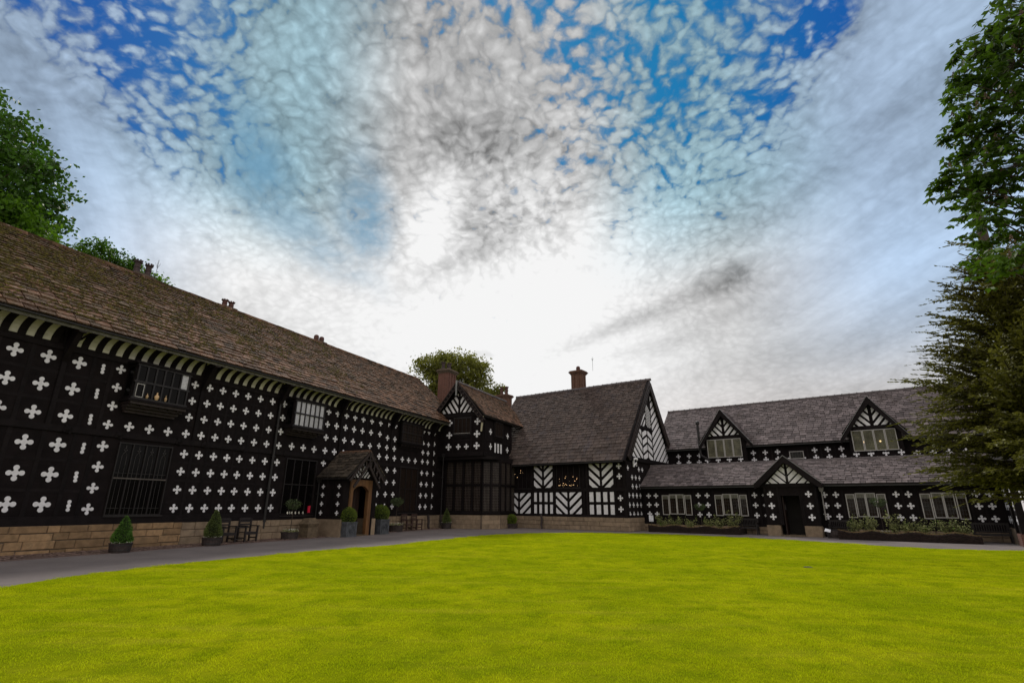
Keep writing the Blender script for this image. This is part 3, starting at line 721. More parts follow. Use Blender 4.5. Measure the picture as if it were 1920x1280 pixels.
# ================================================================== THE LONG WING (left)
def long_wing():
    y = 21.6
    b = thing('timber_framed_house', FL, 14.0, y, 'long black timbered wing dotted with white quatrefoils under the mossy brown slate roof', 'house')
    wall = part('wall', MB().box(-7, 35.5, y, y+.35, .86, 7.6), 'black_timber', b)
    part('back_wall', MB().box(-7, 36, 29.4, 29.7, 0, 7.6), 'black_timber', b)
    # plinth of warm rough sandstone, smoother and paler further on
    stonework(b, 'sandstone', 4.2, 14.6, y-.12, [(0, .13), (.13, .40), (.40, .64), (.64, .87)], (.35, 1.05), seed=5, irregular=.012)
    stonework(b, 'pale_sandstone', 14.6, 21.75, y-.10, [(0, .30), (.30, .58), (.58, .87)], (.5, 1.2), seed=6)
    stonework(b, 'pale_sandstone', 24.7, 33.9, y-.10, [(0, .30), (.30, .58), (.58, .90)], (.5, 1.1), seed=8)
    P_ = lambda nm, x0, x1, z0, z1, pr: part(nm, MB().box(x0, x1, y-pr, y+.01, z0, z1), 'black_beam', b)
    P_('sill_beam', -7, 21.75, .87, 1.16, .10); P_('sill_beam', 24.7, 33.9, .90, 1.2, .10)
    P_('bressummer', -7, 33.9, 3.93, 4.14, .055); P_('wall_plate', -7, 33.9, 6.70, 6.92, .05)
    full = []
    for u in (6.98, 7.9, 8.82, 9.75):
        for z in (6.37, 5.42, 4.47, 3.48, 2.5, 1.54): full.append((u, z, .50 if z < 4 else .46))
    for z in (6.45, 5.75, 5.05, 4.36, 3.57, 2.84, 2.1, 1.39): full.append((11.12, z, .385 if z < 4 else .35))
    for z in (6.33, 5.4, 4.46, 3.44, 2.46, 1.5): quat(wall, 10.52, y, z, .38, 'bead')
    for u in (11.86, 12.61, 13.35): full.append((u, 4.375, .36))
    for u in (14.1, 14.78, 15.43, 16.09, 16.76, 17.46, 18.18, 18.92):
        for z in (6.47, 5.77, 5.07, 4.38): full.append((u, z, .34))
    for u in (14.19, 14.85, 15.52, 16.18, 16.82, 17.52, 18.23, 18.95):
        for z in (3.56, 2.85, 2.13, 1.41): full.append((u, z, .345))
    for u in (19.73, 20.5, 21.26, 22.07, 22.79, 23.5, 24.2): full.append((u, 4.42, .37))
    for u in (22.04, 22.75, 23.49, 24.22, 24.97, 25.77, 26.63):
        for z in (6.57, 5.87, 5.14): full.append((u, z if not (z < 5.2 and 24.5 < u < 26) else 5.05, .37))
    for u in (27.42, 28.2):
        for z in (6.62, 5.73, 5.11): full.append((u, z, .36)) if not (u < 27.5 and z > 6.5) else quat(wall, u, y, z, .36, 'half')
    for u in (26.72, 27.5, 28.29, 29.16, 29.87, 30.64): full.append((u, 4.50, .37))
    full.append((22.06, 3.75, .37))
    for u in (26.8, 27.62, 28.4):
        for z in (3.72, 2.97, 2.22, 1.49): full.append((u, z, .36))
    for u in (31.52, 32.18):
        for z in (6.67, 5.79, 5.16, 4.53, 3.75, 2.98, 2.22, 1.47): full.append((u, z, .36)) if not (u < 32 and z > 5.5) else quat(wall, u, y, z, .36, 'half')
    for z in (6.69, 5.9, 5.22, 4.54, 3.75, 2.98, 2.22, 1.47): quat(wall, 32.93, y, z, .36, 'half')
    for u, z, W_ in full: quat(wall, u, y, z, W_)
    # posts between the boards
    def post(u, z0, z1, w_=.13, pr=.014): part('stud', MB().box(u-w_/2, u+w_/2, y-pr, y+.01, z0, z1), 'black_beam', b)
    for u in (6.5, 7.44, 8.36, 9.29, 10.2, 10.82): post(u, 1.16, 3.93); post(u, 4.14, 6.70)
    for u in (14.46, 15.12, 15.77, 16.42, 17.12, 17.83): post(u, 4.14, 6.7, .10)
    for u in (14.52, 15.19, 15.85, 16.5, 17.17, 17.88): post(u, 1.16, 3.93, .10)
    for u in (22.4, 23.12, 23.86, 24.6, 25.37, 26.2, 27.05, 27.8): post(u, 4.65, 6.7, .10)
    for u in (27.2, 28.0): post(u, 1.2, 3.93, .10)
    for u in (31.84, 32.55, 33.25): post(u, 1.2, 3.93, .10); post(u, 4.14, 6.7, .10)
    for u in (9.29, 14.46, 23.12, 27.82): post(u, 4.14, 6.9, .15, .06)
    for z in (1.98, 2.98, 4.96, 5.9): part('rail', MB().box(4.5, 10.9, y-.007, y+.01, z-.05, z+.05), 'black_beam', b)
    for z in (1.77, 2.49, 3.21, 4.72, 5.42, 6.12): part('rail', MB().box(14.0, 18.4, y-.007, y+.01, z-.04, z+.04), 'black_beam', b)
    for u in (9.9, 11.55, 13.85, 14.96, 16.9, 19.35, 22.0):           # carved bosses on the middle beam
        mb = MB().lathe([(.0, 0), (.12, 0), (.13, .02), (.08, .03), (.05, .05), (.0, .055)], (0, 0, 0), 8)
        mb.v = [(u+x, y-.055-z, 4.03+y_) for x, y_, z in mb.v]
        for k in range(4): a = k*math.pi/2+.6; mb.box(u+.13*math.cos(a)-.03, u+.13*math.cos(a)+.03, y-.09, y-.05, 4.03+.13*math.sin(a)-.035, 4.03+.13*math.sin(a)+.035)
        part('carved_boss', mb, 'black_beam', b)
    # great windows
    mullion_window(b, 11.68, 13.62, 1.2, 3.74, y-.02, 4, 2.48, tracery=True, fw=.04)
    mullion_window(b, 19.55, 21.52, 1.1, 3.78, y-.02, 4, 2.55, fw=.045)
    mullion_window(b, 29.02, 30.95, 1.16, 3.98, y-.02, 3, 2.62, glass='brown_glass')
    # oriels
    def oriel(u0, u1, z0, z1, pr, glass, lights, foot, lead=None, split=None):
        f = y-pr
        ob = part('oriel_window', MB().box(u0, u1, f+.06, y, z0, z1), 'black_beam', b)
        part('cornice', MB().box(u0-.1, u1+.1, f-.08, y, z1+.0, z1+.08), 'black_beam', ob)
        part('sill', MB().box(u0-.1, u1+.1, f-.08, y, z0-.09, z0-.001), 'black_beam', ob)
        m2 = MB(); K = 4
        for k in range(K):
            t0 = k/K; d = pr*(1-t0)**1.3+.03; h = (z0-.09-foot)/K; zt = z0-.09-k*h-.001
            m2.box(u0+.1*k*.4, u1-.1*k*.4, y-d, y, zt-h+.002, zt)
        part('coved_base', m2, 'brown_timber' if glass != 'brown_glass' else 'black_beam', ob)
        nb = int((u1-u0)/.33); m3 = MB()
        for k in range(nb): x = u0+(k+.5)*(u1-u0)/nb; m3.box(x-.1, x+.1, y-pr*.78-.03, y-pr*.6, z0-.24, z0-.13)
        part('carving', m3, 'brown_timber', ob)
        w_ = (u1-u0-.16)/lights; zm = (z0+z1)/2 if split is None else split
        for i in range(lights+1): x = u0+.08+i*w_; part('mullion', MB().box(x-.028, x+.028, f-.01, f+.059, z0+.002, z1-.002), 'window_frame', ob)
        for z in (z0+.04, zm, z1-.04): part('rail', MB().box(u0+.001, u1-.001, f-.018, f+.058, z-.035, z+.035), 'window_frame', ob)
        for i in range(lights):
            for (c, d) in ((z0+.075, zm-.035), (zm+.035, z1-.075)):
                a, e = u0+.08+i*w_+.028, u0+.08+(i+1)*w_-.028
                gl = glass(i, c) if callable(glass) else glass
                part('pane', MB().box(a, e, f+.03, f+.045, c, d), gl, ob)
                if lead:
                    m2 = MB()
                    for q in range(1, lead[0]): x = a+(e-a)*q/lead[0]; m2.box(x-.005, x+.005, f+.018, f+.029, c, d)
                    for q in range(1, lead[1]): z = c+(d-c)*q/lead[1]; m2.box(a, e, f+.019, f+.0295, z-.005, z+.005)
                    part('glazing_bars', m2, 'leading', ob)
        # left cheek pane (seen from the court)
        part('pane', MB().box(u0-.006, u0-.001, f+.15, y-.1, z0+.12, z1-.12), 'dark_glass', ob)
        return ob
    o1 = oriel(11.38, 13.55, 5.36, 6.72, .55, lambda i, c: 'grey_glass' if (i == 5 and c > 6) else 'dark_glass', 6, 4.88, split=6.03)
    fr_ = MB(); a0 = 11.50
    for (x0, x1, z0, z1) in ((a0, a0+.28, 5.44, 5.465), (a0, a0+.28, 5.93, 5.955), (a0, a0+.02, 5.44, 5.95), (a0+.26, a0+.28, 5.44, 5.95)): fr_.box(x0, x1, 21.035, 21.055, z0, z1)
    part('casement', fr_, 'pale_frame', o1)
    for k, (u, h, r) in enumerate(((11.95, .20, .05), (12.31, .30, .085), (12.66, .25, .05))):
        part('vase', MB().lathe([(r*.5, 0), (r, h*.3), (r*.9, h*.55), (r*.3, h*.72), (r*.35, h*.85), (r*.15, h)], (u, 21.05, 5.44), 10), 'ceramic', o1)
    oriel(19.08, 21.2, 5.36, 6.72, .6, 'grey_glass', 6, 4.95)
    oriel(28.55, 31.0, 5.62, 6.92, .3, 'brown_glass', 4, 5.15, lead=(2, 3))
    # coved eaves: white panels between curved black ribs
    cv = part('cove', MB().xz([(0, 0), (1, 0), (1, 1), (0, 1)], 0, .1) and MB().yz(ccw([(y, 6.86), (y-.10, 7.17), (y-.30, 7.38), (y-.66, 7.49), (y-.66, 7.56), (y+.1, 7.56), (y+.1, 6.86)]), -7, 33.9), 'black_timber', b)
    def arc(t): a = t*math.pi/2; return (y-.60*(1-math.cos(a))**.9-.03, 6.90+.52*math.sin(a)**.95)
    def curved(u0, u1, off, th):
        mb = MB(); K = 6
        A = [arc(k/K) for k in range(K+1)]
        for k in range(K):
            (y0, z0), (y1, z1) = A[k], A[k+1]
            mb.add([(u0, y0-off, z0-off*.6), (u1, y0-off, z0-off*.6), (u1, y1-off, z1-off*.6), (u0, y1-off, z1-off*.6), (u0, y0-off+th, z0), (u1, y0-off+th, z0), (u1, y1-off+th, z1+th*.5), (u0, y1-off+th, z1+th*.5)],
                   [(0, 1, 2, 3), (4, 7, 6, 5), (0, 3, 7, 4), (1, 5, 6, 2)])
        return mb
    wp = curved(-.115, .115, .012, .03).mesh('cove_panel', 'cove_plaster'); rb = curved(-.105, .105, .045, .06).mesh('cove_rib', 'black_beam')
    k = 0; u = 4.93; br = (4.6, 9.27, 14.46, 18.6, 22.9, 27.82, 32.5)
    while u < 33.6:
        if all(abs(u-q) > .2 for q in br): piece('cove_panel', wp, cv, u, 0, 0)
        piece('cove_rib', rb, cv, u+.23, 0, 0); u += .46
    for q in br:                                     # bracket posts with a tie-beam end
        part('bracket', MB().yz([(y-.08, 6.3), (y-.75, 7.42), (y-.62, 7.5), (y-.05, 7.5)], q-.09, q+.09), 'black_beam', b)
        part('beam_end', MB().box(q-.12, q+.12, y-.78, y-.35, 7.28, 7.46), 'brown_timber', b)
        for s_ in (-1, 1): part('brace', MB().tube([(q+s_*.08, y-.06, 6.75), (q+s_*.16, y-.12, 7.05), (q+s_*.36, y-.5, 7.36)], .035, 6), 'black_beam', b)
    part('fascia', MB().box(-7, 33.9, y-.80, y-.74, 7.33, 7.50), 'fascia', b)
    part('gutter', MB().box(-7, 33.9, y-.90, y-.81, 7.44, 7.51), 'iron', b)
    # roof
    E_, R_ = (y-.92, 7.50), (25.5, 11.86)
    rf = part('roof', MB().yz([E_, R_, (R_[0], R_[1]-.12), (E_[0]+.05, E_[1]-.05)], -7, 36.0).yz([(R_[0], R_[1]-.02), (30.1, 7.4), (30.1, 7.3), (R_[0], R_[1]-.14)], -7, 36.0), 'roof_underlay', b)
    slates(b, rf, 'mossy_slate', E_, R_, lambda t: 1.0, lambda t: 36.0, (.50, .30), (.30, .17), th=.042, n_ind=290, seed=11)
    V = []; Fc = []; rr_ = random.Random(4)
    dv = np.array([R_[0]-E_[0], R_[1]-E_[1]]); Ls = np.linalg.norm(dv); dv /= Ls; nv = np.array([-dv[1], dv[0]])
    from mathutils import noise as mn
    for i in range(22000):
        u = 3+rr_.random()**1.5*22; s_ = rr_.uniform(.5, Ls)
        if mn.noise(Vector((u*.8, s_*.9, 3)))+.35*mn.noise(Vector((u*3, s_*3, 7)))+(12-u)*.02+.05*(s_-2) < rr_.uniform(-.35, .62): continue
        e_ = .3+(.17-.3)*s_/Ls; s_ = round(s_/e_)*e_+rr_.gauss(0, .03) if rr_.random() < .7 else s_
        c = E_[0]+dv[0]*s_+nv[0]*.07, E_[1]+dv[1]*s_+nv[1]*.07; a = rr_.uniform(.02, .055); k = len(V); w_ = a*rr_.uniform(1, 2.2)
        V += [(u-w_-14, c[0]-21.6, c[1]-.01), (u-14, c[0]-21.6-a*dv[0], c[1]-a*dv[1]), (u+w_-14, c[0]-21.6, c[1]-.01), (u-14, c[0]-21.6+a*dv[0], c[1]+a*dv[1]), (u-14, c[0]-21.6+nv[0]*a*.6, c[1]+nv[1]*a*.6)]
        Fc += [(k, k+1, k+4), (k+1, k+2, k+4), (k+2, k+3, k+4), (k+3, k, k+4)]
    me = bpy.data.meshes.new('moss'); me.from_pydata(V, [], Fc); me.materials.append(M['moss'])
    mo = bpy.data.objects.new('moss', me); link(mo); mo.parent = rf; tag(mo, kind='stuff')
    for k in range(90):
        u = 1.0+k*.40
        if u > 35.8: break
        if k < 1: tm = MB().yz([(-.2, -.16), (-.12, .0), (0, .05), (.12, 0), (.2, -.16)], 0, .39).mesh('ridge_stone', 'mossy_slate')
        piece('ridge_stone', tm, rf, u, R_[0], R_[1]+.06+R(-.01, .01))
    downpipe('drainpipe', FL, 18.6, y-.10, .5, 6.9, 'tall black drainpipe on the long wing between two quatrefoil columns')
    return b
long_wing()

def gable_panels(parent, plane, cx, apex, hw, zb, y0, y1, slope=1.0, period=.5, duty=.55, gap=.07, inset=.12, side=False, phase=0.0):
    """V-shaped struts in a small gable: white plaster between black braces, mirrored about a king post"""
    for s_ in (-1, 1):
        poly = [(cx+s_*gap, zb), (cx+s_*(hw-inset), zb), (cx+s_*gap, apex-inset*1.3)]
        stripes(parent, ccw(poly), s_*slope, period, duty, zb-slope*gap+phase, y0, y1, side, cx=cx)

# ================================================================== LEFT PORCH
def left_porch():
    U0, U1, V, y = 21.85, 24.55, 19.8, 21.5
    b = thing('entrance_porch', FL, 23.2, 20.6, 'small gabled porch of the long wing with stone slate roof and oak arch', 'porch')
    part('wall', MB().box(U0, U0+.12, V, y, .86, 2.85), 'black_timber', b, label='black side wall with two columns of small quatrefoils')
    part('wall', MB().box(U1-.12, U1, V, y, .86, 2.85), 'black_timber', b)
    part('plinth_wall', MB().box(U0-.06, U0+.25, V-.02, y, 0, .86), 'pale_sandstone', b); part('plinth_wall', MB().box(U1-.25, U1+.06, V-.02, y, 0, .86), 'pale_sandstone', b)
    for o in (V+.02, V+.62, V+1.05, y-.2): part('stud', MB().box(U0-.03, U0+.01, o, o+.12, .87, 2.85), 'black_beam', b)
    part('rail', MB().box(U0-.04, U0+.01, V+.02, y, .87, 1.0), 'black_beam', b)
    for o in (19.98+.12, 21.2):
        for z in (2.5, 2.07, 1.62, 1.17): quat(b, U0, o, z, .24)
    for c in b.children:
        if c.name.startswith('quatrefoil'): c.rotation_euler = (0, 0, -math.pi/2)
    # oak frame with a flattened arch
    a0, a1, b0, b1 = 22.32, 22.56, 23.80, 24.08
    part('door_post', MB().box(a0, a1, V-.05, V+.15, 0, 2.6), 'oak', b); part('door_post', MB().box(b0, b1, V-.05, V+.15, 0, 2.6), 'oak', b)
    pts = [(a1, 2.88), (a1, 2.3)]
    for k in range(9): t = k/8; pts.append((a1+(b0-a1)*t, 2.3+.27*(1-abs(2*t-1)**2.6)))
    pts += [(b0, 2.88)]
    part('arch', MB().xz(pts[::-1], V-.049, V+.149), 'oak', b)
    part('lintel', MB().box(a0, a1-.001, V-.048, V+.148, 2.601, 2.88).box(b0+.001, b1, V-.048, V+.148, 2.601, 2.88), 'oak', b)
    part('front_panel', MB().box(U0+.12, a0-.001, V, V+.1, .0, 2.9).box(b1+.001, U1-.12, V, V+.1, 0, 2.9), 'black_timber', b)
    dr = part('door', MB().box(a1+.02, b0-.02, V+.55, V+.62, .05, 2.6), 'maroon_door', b)
    for k in range(5): part('board', MB().box(a1+.05+k*.23, a1+.26+k*.23, V+.53, V+.549, .05, 2.55), 'maroon_door', dr)
    part('door_step', MB().box(a1-.1, b0+.1, V-.1, V+.6, -.02, .06), 'carved_stone', b)
    # roof
    cx, ap, ez, ey = 23.2, 4.42, 2.93, 1.62
    f = V-.42
    rf = part('roof', MB().xz([(cx-ey, ez-.04), (cx, ap-.05), (cx, ap-.12), (cx-ey+.06, ez-.09)], f, y).xz([(cx, ap-.05), (cx+ey, ez-.04), (cx+ey-.06, ez-.09), (cx, ap-.12)], f, y), 'roof_underlay', b)
    roof_side(b, rf, 'dark_slate', cx, ap, cx-ey, ez, f-.02, y, (.62, .36), (.28, .17), 60, -1, th=.035, seed=3)
    roof_side(b, rf, 'dark_slate', cx, ap, cx+ey, ez, f-.02, y, (.62, .4), (.28, .17), 0, 1, th=.035, seed=4)
    part('ridge_stone', MB().xz([(cx-.16, ap-.08), (cx, ap+.07), (cx+.16, ap-.08)], f-.03, y), 'mossy_slate', rf)
    bargeboard(b, f-.04, cx, ap+.0, [(cx-1.45, ez-.10), (cx+1.45, ez-.10)], 'brown_timber', .13, .07, False)
    bargeboard(b, f-.02, cx, ap-.62, [(cx-1.12, ez-.42), (cx+1.12, ez-.42)], 'brown_timber', .14, .06, False)
    for s_ in (-1, 1):
        for k in range(4):
            t = .18+k*.2; x = cx+s_*1.3*t
            part('lattice', MB().tube([(x, f+.0, ap-1.5*t/1.0*.9-.05), (x-s_*.02, f+.0, ap-.62-1.5*t*.85+.02)], .035, 4).tube([(x+s_*.2, f, ap-1.5*t*.95-.1), (x-s_*.12, f, ap-.5-1.5*t*.8)], .03, 4), 'brown_timber', b)
    part('gable_wall', MB().xz([(cx-1.2, 2.9), (cx+1.2, 2.9), (cx, 4.15)], V+.05, V+.12), 'black_timber', b)
    gable_panels(b, V, cx, 4.0, 1.0, 3.0, V+.035, V+.06, 1.1, .30, .5, .05, .15)
    part('king_post', MB().box(cx-.04, cx+.04, f-.07, f-.04, ap-.75, ap-.05), 'brown_timber', b)
    part('collar', MB().box(cx-.35, cx+.35, f-.075, f-.045, ap-.52, ap-.46), 'brown_timber', b)
    downpipe('drainpipe', FL, 21.74, 21.42, .3, 2.75, 'thin pale drainpipe in the corner left of the oak arched porch', 'iron', .03)

def roof_side(b, rf, m, xr, zr, xe, ze, y0, y1, wid, expo, n_ind, sgn, th=.022, seed=1, y1r=None, y0r=None):
    """slates on a roof whose ridge runs along y (off): work in a rotated helper frame"""
    base = BASE[root(b).name]; fr = base[2]; r = random.Random(seed)
    E = np.array([xe, ze]); Rg = np.array([xr, zr]); L = np.linalg.norm(Rg-E); d = (Rg-E)/L; nn = np.array([-d[1], d[0]])
    if nn[1] < 0: nn = -nn
    y1r = y1 if y1r is None else y1r; y0r = y0 if y0r is None else y0r
    s = 0; items = []
    while s < L-.03:
        t = s/L; ex = expo[0]+(expo[1]-expo[0])*t; wd = wid[0]+(wid[1]-wid[0])*t; ya = y0+(y0r-y0)*t; yb = y1+(y1r-y1)*t
        v = ya-r.uniform(0, wd)*.5
        while v < yb:
            ww = wd*r.uniform(.72, 1.28); a = max(v, ya); c = min(v+ww, yb)
            if c-a > .06: items.append((a, c, s, min(ex*1.45, L-s+.02), r.uniform(-.006, .006), r.uniform(.75, 1.35)*th, r.randrange(4), r.uniform(-.012, .012)))
            v += ww
        s += ex*r.uniform(.97, 1.03)
    V = []; Fc = []; n_i = 0; order = []
    for it in items:
        a, c, s, ln = it[:4]; P = fr.w(E[0]+d[0]*s, (a+c)/2, E[1]+d[1]*s); x, yy = proj(P)
        order.append((c-a)*ln/np.linalg.norm(P)**2 if -10 < x < 1930 and P[1] > 1 else 0)
    ind = set(sorted(range(len(items)), key=lambda i: -order[i])[:n_ind])
    for i, (a, c, s, ln, lift, tk, k, tw) in enumerate(items):
        p0 = E+d*s+nn*(.032+lift); dv = d*ln-nn*.026
        # local axes: X along slate width (y axis), Y up slope, Z normal
        sg = -sgn
        X = np.array([0, (c-a-.008)*(-sg), 0]); Y = np.array([dv[0], 0, dv[1]]); Z = np.array([nn[0], 0, nn[1]])*tk
        o = np.array([p0[0]-base[0], (a+c)/2-base[1], p0[1]])
        if i in ind:
            piece('slate', slate_mesh(k, m), rf, 0, 0, 0, mtx=Matrix(((X[0], Y[0], Z[0], o[0]), (X[1], Y[1], Z[1], o[1]), (X[2], Y[2], Z[2], o[2]), (0, 0, 0, 1))))
        else:
            q = len(V)
            for vx, vy, vz in SL[k].v: V.append(tuple(o+vx*X+vy*Y+vz*Z))
            Fc += [tuple(w_+q for w_ in f) for f in BOX_F]
    if V:
        me = bpy.data.meshes.new('slate_field'); me.from_pydata(V, [], Fc); me.materials.append(M[m])
        ob = bpy.data.objects.new('slate_field', me); link(ob); ob.parent = rf; tag(ob, kind='stuff')
left_porch()

# ================================================================== CORNER BAY (between long wing and hall)
def corner_bay():
    U, V = 33.6, 17.78; cx = 19.94
    b = thing('corner_bay', FL, 35.6, 19.5, 'gabled two storey corner bay with overhanging upper floor between the long wing and the hall', 'bay')
    up = part('wall', MB().box(U, 38.4, V, 22.0, 5.05, 8.0), 'black_timber', b)
    part('gable_wall', MB().yz([(cx-2.2, 8.0), (cx, 10.25), (cx+2.2, 8.0)], U, U+.2), 'black_timber', b)
    S = lambda nm, o0, o1, z0, z1, pr=.05: part(nm, MB().box(U-pr, U+.01, o0, o1, z0, z1), 'black_beam', b)
    T = lambda nm, u0, u1, z0, z1, pr=.05: part(nm, MB().box(u0, u1, V-pr, V+.01, z0, z1), 'black_beam', b)
    S('bressummer', V-.05, 21.6, 5.0, 5.3, .09); T('bressummer', U-.09, 38.4, 5.0, 5.3, .09); S('tie_beam', V, 21.6, 7.92, 8.2, .07); T('wall_plate', U, 38.4, 7.68, 7.9, .06)
    for o in (17.85, 18.83, 20.38, 21.1): S('stud', o-.06, o+.06, 5.3, 7.92)
    for u in (33.72, 35.1, 36.65, 38.1): T('stud', u-.06, u+.06, 5.3, 7.68)
    S('rail', 18.9, 20.4, 6.35, 6.52); S('rail', V, 21.3, 6.12, 6.2, .03); T('rail', U, 38.2, 6.12, 6.2, .03)
    for o, z, W_ in ((20.75, 5.72, .50), (19.91, 5.71, .40), (19.23, 5.70, .40), (18.37, 5.73, .52), (20.72, 6.58, .50), (18.37, 6.58, .54), (20.72, 7.5, .48), (18.35, 7.5, .52)):
        quat(b, U, o, z, W_).rotation_euler = (0, 0, -math.pi/2)
    for u, z in ((34.62, 6.83), (34.65, 5.75), (37.6, 6.85), (37.56, 5.75)): quat(b, u, V, z, .46)
    for u in (35.42, 35.92, 36.42): part('plaster_panel', MB().box(u-.12, u+.12, V-.015, V+.02, 5.38, 6.08), 'white_plaster', b)
    # upper windows
    wn = part('window', MB().box(U-.07, U, 18.85, 20.36, 6.55, 6.66).box(U-.07, U, 18.85, 20.36, 7.78, 7.88), 'window_frame', b)
    for k in range(5): o = 18.92+k*.345; part('mullion', MB().box(U-.065, U-.001, o-.03, o+.03, 6.66, 7.78), 'window_frame', wn)
    for k in range(4): o = 18.95+k*.345; part('pane', MB().box(U-.03, U-.01, o, o+.285, 6.67, 7.77), 'brown_glass', wn)
    part('casement', MB().box(U-.08, U-.071, 18.93, 20.3, 6.665, 6.69), 'pale_frame', wn)
    wn = part('window', MB().box(35.2, 36.55, V-.16, V, 6.55, 6.64).box(35.2, 36.55, V-.14, V, 7.60, 7.67), 'window_frame', b)
    for k in range(4): u = 35.25+k*.415; part('mullion', MB().box(u-.025, u+.025, V-.12, V-.001, 6.64, 7.6), 'window_frame', wn)
    for k in range(3): u = 35.275+k*.415; part('pane', MB().box(u, u+.365, V-.08, V-.06, 6.65, 7.59), 'brown_glass', wn)
    part('coved_base', MB().yz([(V-.16, 6.54), (V, 6.54), (V, 6.3), (V-.05, 6.3)], 35.25, 36.5), 'black_beam', wn)
    # lower many-sided bay of leaded lights on a stone base
    low = [(34.15, 21.55), (34.15, 18.15), (35.25, 17.25), (37.9, 17.25), (37.9, 21.6)]
    out = lambda e: [(34.15-e, 21.6), (34.15-e, 18.15-e*.4), (35.25-e*.4, 17.25-e), (37.9, 17.25-e), (37.9, 21.6)]
    part('lower_wall', MB().xy(ccw([(34.15, 21.9)]+low[1:-1]+[(37.9, 21.9)]), .9, 5.02), 'black_timber', b)
    part('plinth_wall', MB().xy(out(.12)[::-1], 0, .93), 'mortar', b)
    part('jetty', MB().xy([(33.62, 21.6), (33.62, 17.9), (34.4, 17.2), (38.3, 17.2), (38.3, 21.6)][::-1], 4.78, 5.0), 'black_beam', b)
    segs = [((34.15, 21.2), (34.15, 18.15), 4), ((34.15, 18.15), (35.25, 17.25), 2), ((35.25, 17.25), (37.9, 17.25), 3)]
    for (p, q, n) in segs:
        p = np.array(p); q = np.array(q); L = np.linalg.norm(q-p); d = (q-p)/L; nn = np.array([d[1], -d[0]])
        if np.dot(nn, (-1, -1)) < 0: nn = -nn
        def slab(nm, t0, t1, z0, z1, pr, m, par, th=.04):
            a, c = p+d*t0, p+d*t1; pts = [tuple(a+nn*(pr-th)), tuple(c+nn*(pr-th)), tuple(c+nn*pr), tuple(a+nn*pr)]
            return part(nm, MB().xy(ccw(pts), z0, z1), m, par)
        fr_ = slab('window', 0, L, 1.0, 1.16, .10, 'black_beam', b, .1)
        for z in (2.92, 4.64): slab('rail', 0, L, z, z+.14, .095, 'black_beam', fr_, .09)
        for k in range(n+1): t = L*k/n; slab('mullion', max(0, t-.07), min(L, t+.07), 1.16, 4.64, .09, 'black_beam', fr_, .09)
        for k in range(n):
            t0, t1 = L*k/n+.09, L*(k+1)/n-.09
            for z0, z1 in ((1.2, 2.9), (3.08, 4.62)):
                slab('pane', t0, t1, z0, z1, .02, 'brown_glass', fr_, .02)
                m2 = MB(); nx = 5; nz = 9
                for i in range(1, nx):
                    a = p+d*(t0+(t1-t0)*i/nx); m2.box(a[0]+nn[0]*.03-.008, a[0]+nn[0]*.03+.008, a[1]+nn[1]*.03-.008, a[1]+nn[1]*.03+.008, z0, z1)
                for i in range(1, nz):
                    z = z0+(z1-z0)*i/nz; a, c = p+d*t0, p+d*t1; m2.xy(ccw([tuple(a+nn*.025), tuple(c+nn*.025), tuple(c+nn*.037), tuple(a+nn*.037)]), z-.008, z+.008)
                part('glazing_bars', m2, 'pale_lead', fr_)
        # stone blocks of the base
        for i, (z0, z1) in enumerate(((0, .31), (.31, .62), (.62, .92))):
            x = 0; r = random.Random(int(L*10)+i)
            while x < L:
                wd = r.uniform(.45, .9); e = min(x+wd, L)
                if e-x > .08: slab('stone', x+.008, e-.008, z0+.008, z1-.008, .16+r.uniform(0, .015), 'pale_sandstone', fr_, .06)
                x += wd
    # roof
    ap, ez = 10.50, 7.86; eo = V-.28; el_ = cx+2.55
    rf = part('roof', MB().yz([(eo, ez), (cx, ap), (cx, ap-.12), (eo+.04, ez-.08)], 33.2, 41.6).yz([(cx, ap), (el_, 7.7), (el_, 7.6), (cx, ap-.12)], 33.2, 41.6), 'roof_underlay', b)
    slates(b, rf, 'mossy_slate', (eo, ez), (cx, ap), lambda t: 33.16, lambda t: 41.5, (.40, .26), (.24, .16), n_ind=160, seed=21)
    ridge_tiles(rf, 33.2, 41.4, cx, ap+.06, .45, .13, nub=False)
    part('fascia', MB().box(33.3, 38.6, eo+.06, eo+.10, ez-.14, ez-.02), 'black_beam', b)
    part('lead_flashing', MB().xy([(41.1, eo-.05), (41.75, eo+.0), (41.7, eo+.35), (41.1, eo+.3)], ez-.02, ez+.06), 'lead', rf)
    bargeboard(b, 33.08, cx, ap+.08, [(cx-2.5, 7.50), (cx+2.45, 7.55)], 'black_beam', .34, .07, True, side=-1)
    part('finial', MB().box(33.0, 33.08, cx-.05, cx+.05, ap-1.05, ap+.12), 'lead', b)
    gable_panels(b, U, cx, 10.05, 1.95, 8.24, U-.02, U+.02, 1.45, .62, .52, .10, .25, side=True)
    part('brace', MB().yz([(V+.02, 6.7), (V+.10, 6.7), (V+.02, 7.8), (V-.12, 7.8)], 33.22, 33.3), 'cream_render', b, label='pale curved bracket end under the right eave')
    downpipe('drainpipe', FL, 33.5, 21.1, .2, 5.0, 'thin grey drainpipe in the dark corner beside the bay', 'iron', .03)
corner_bay()

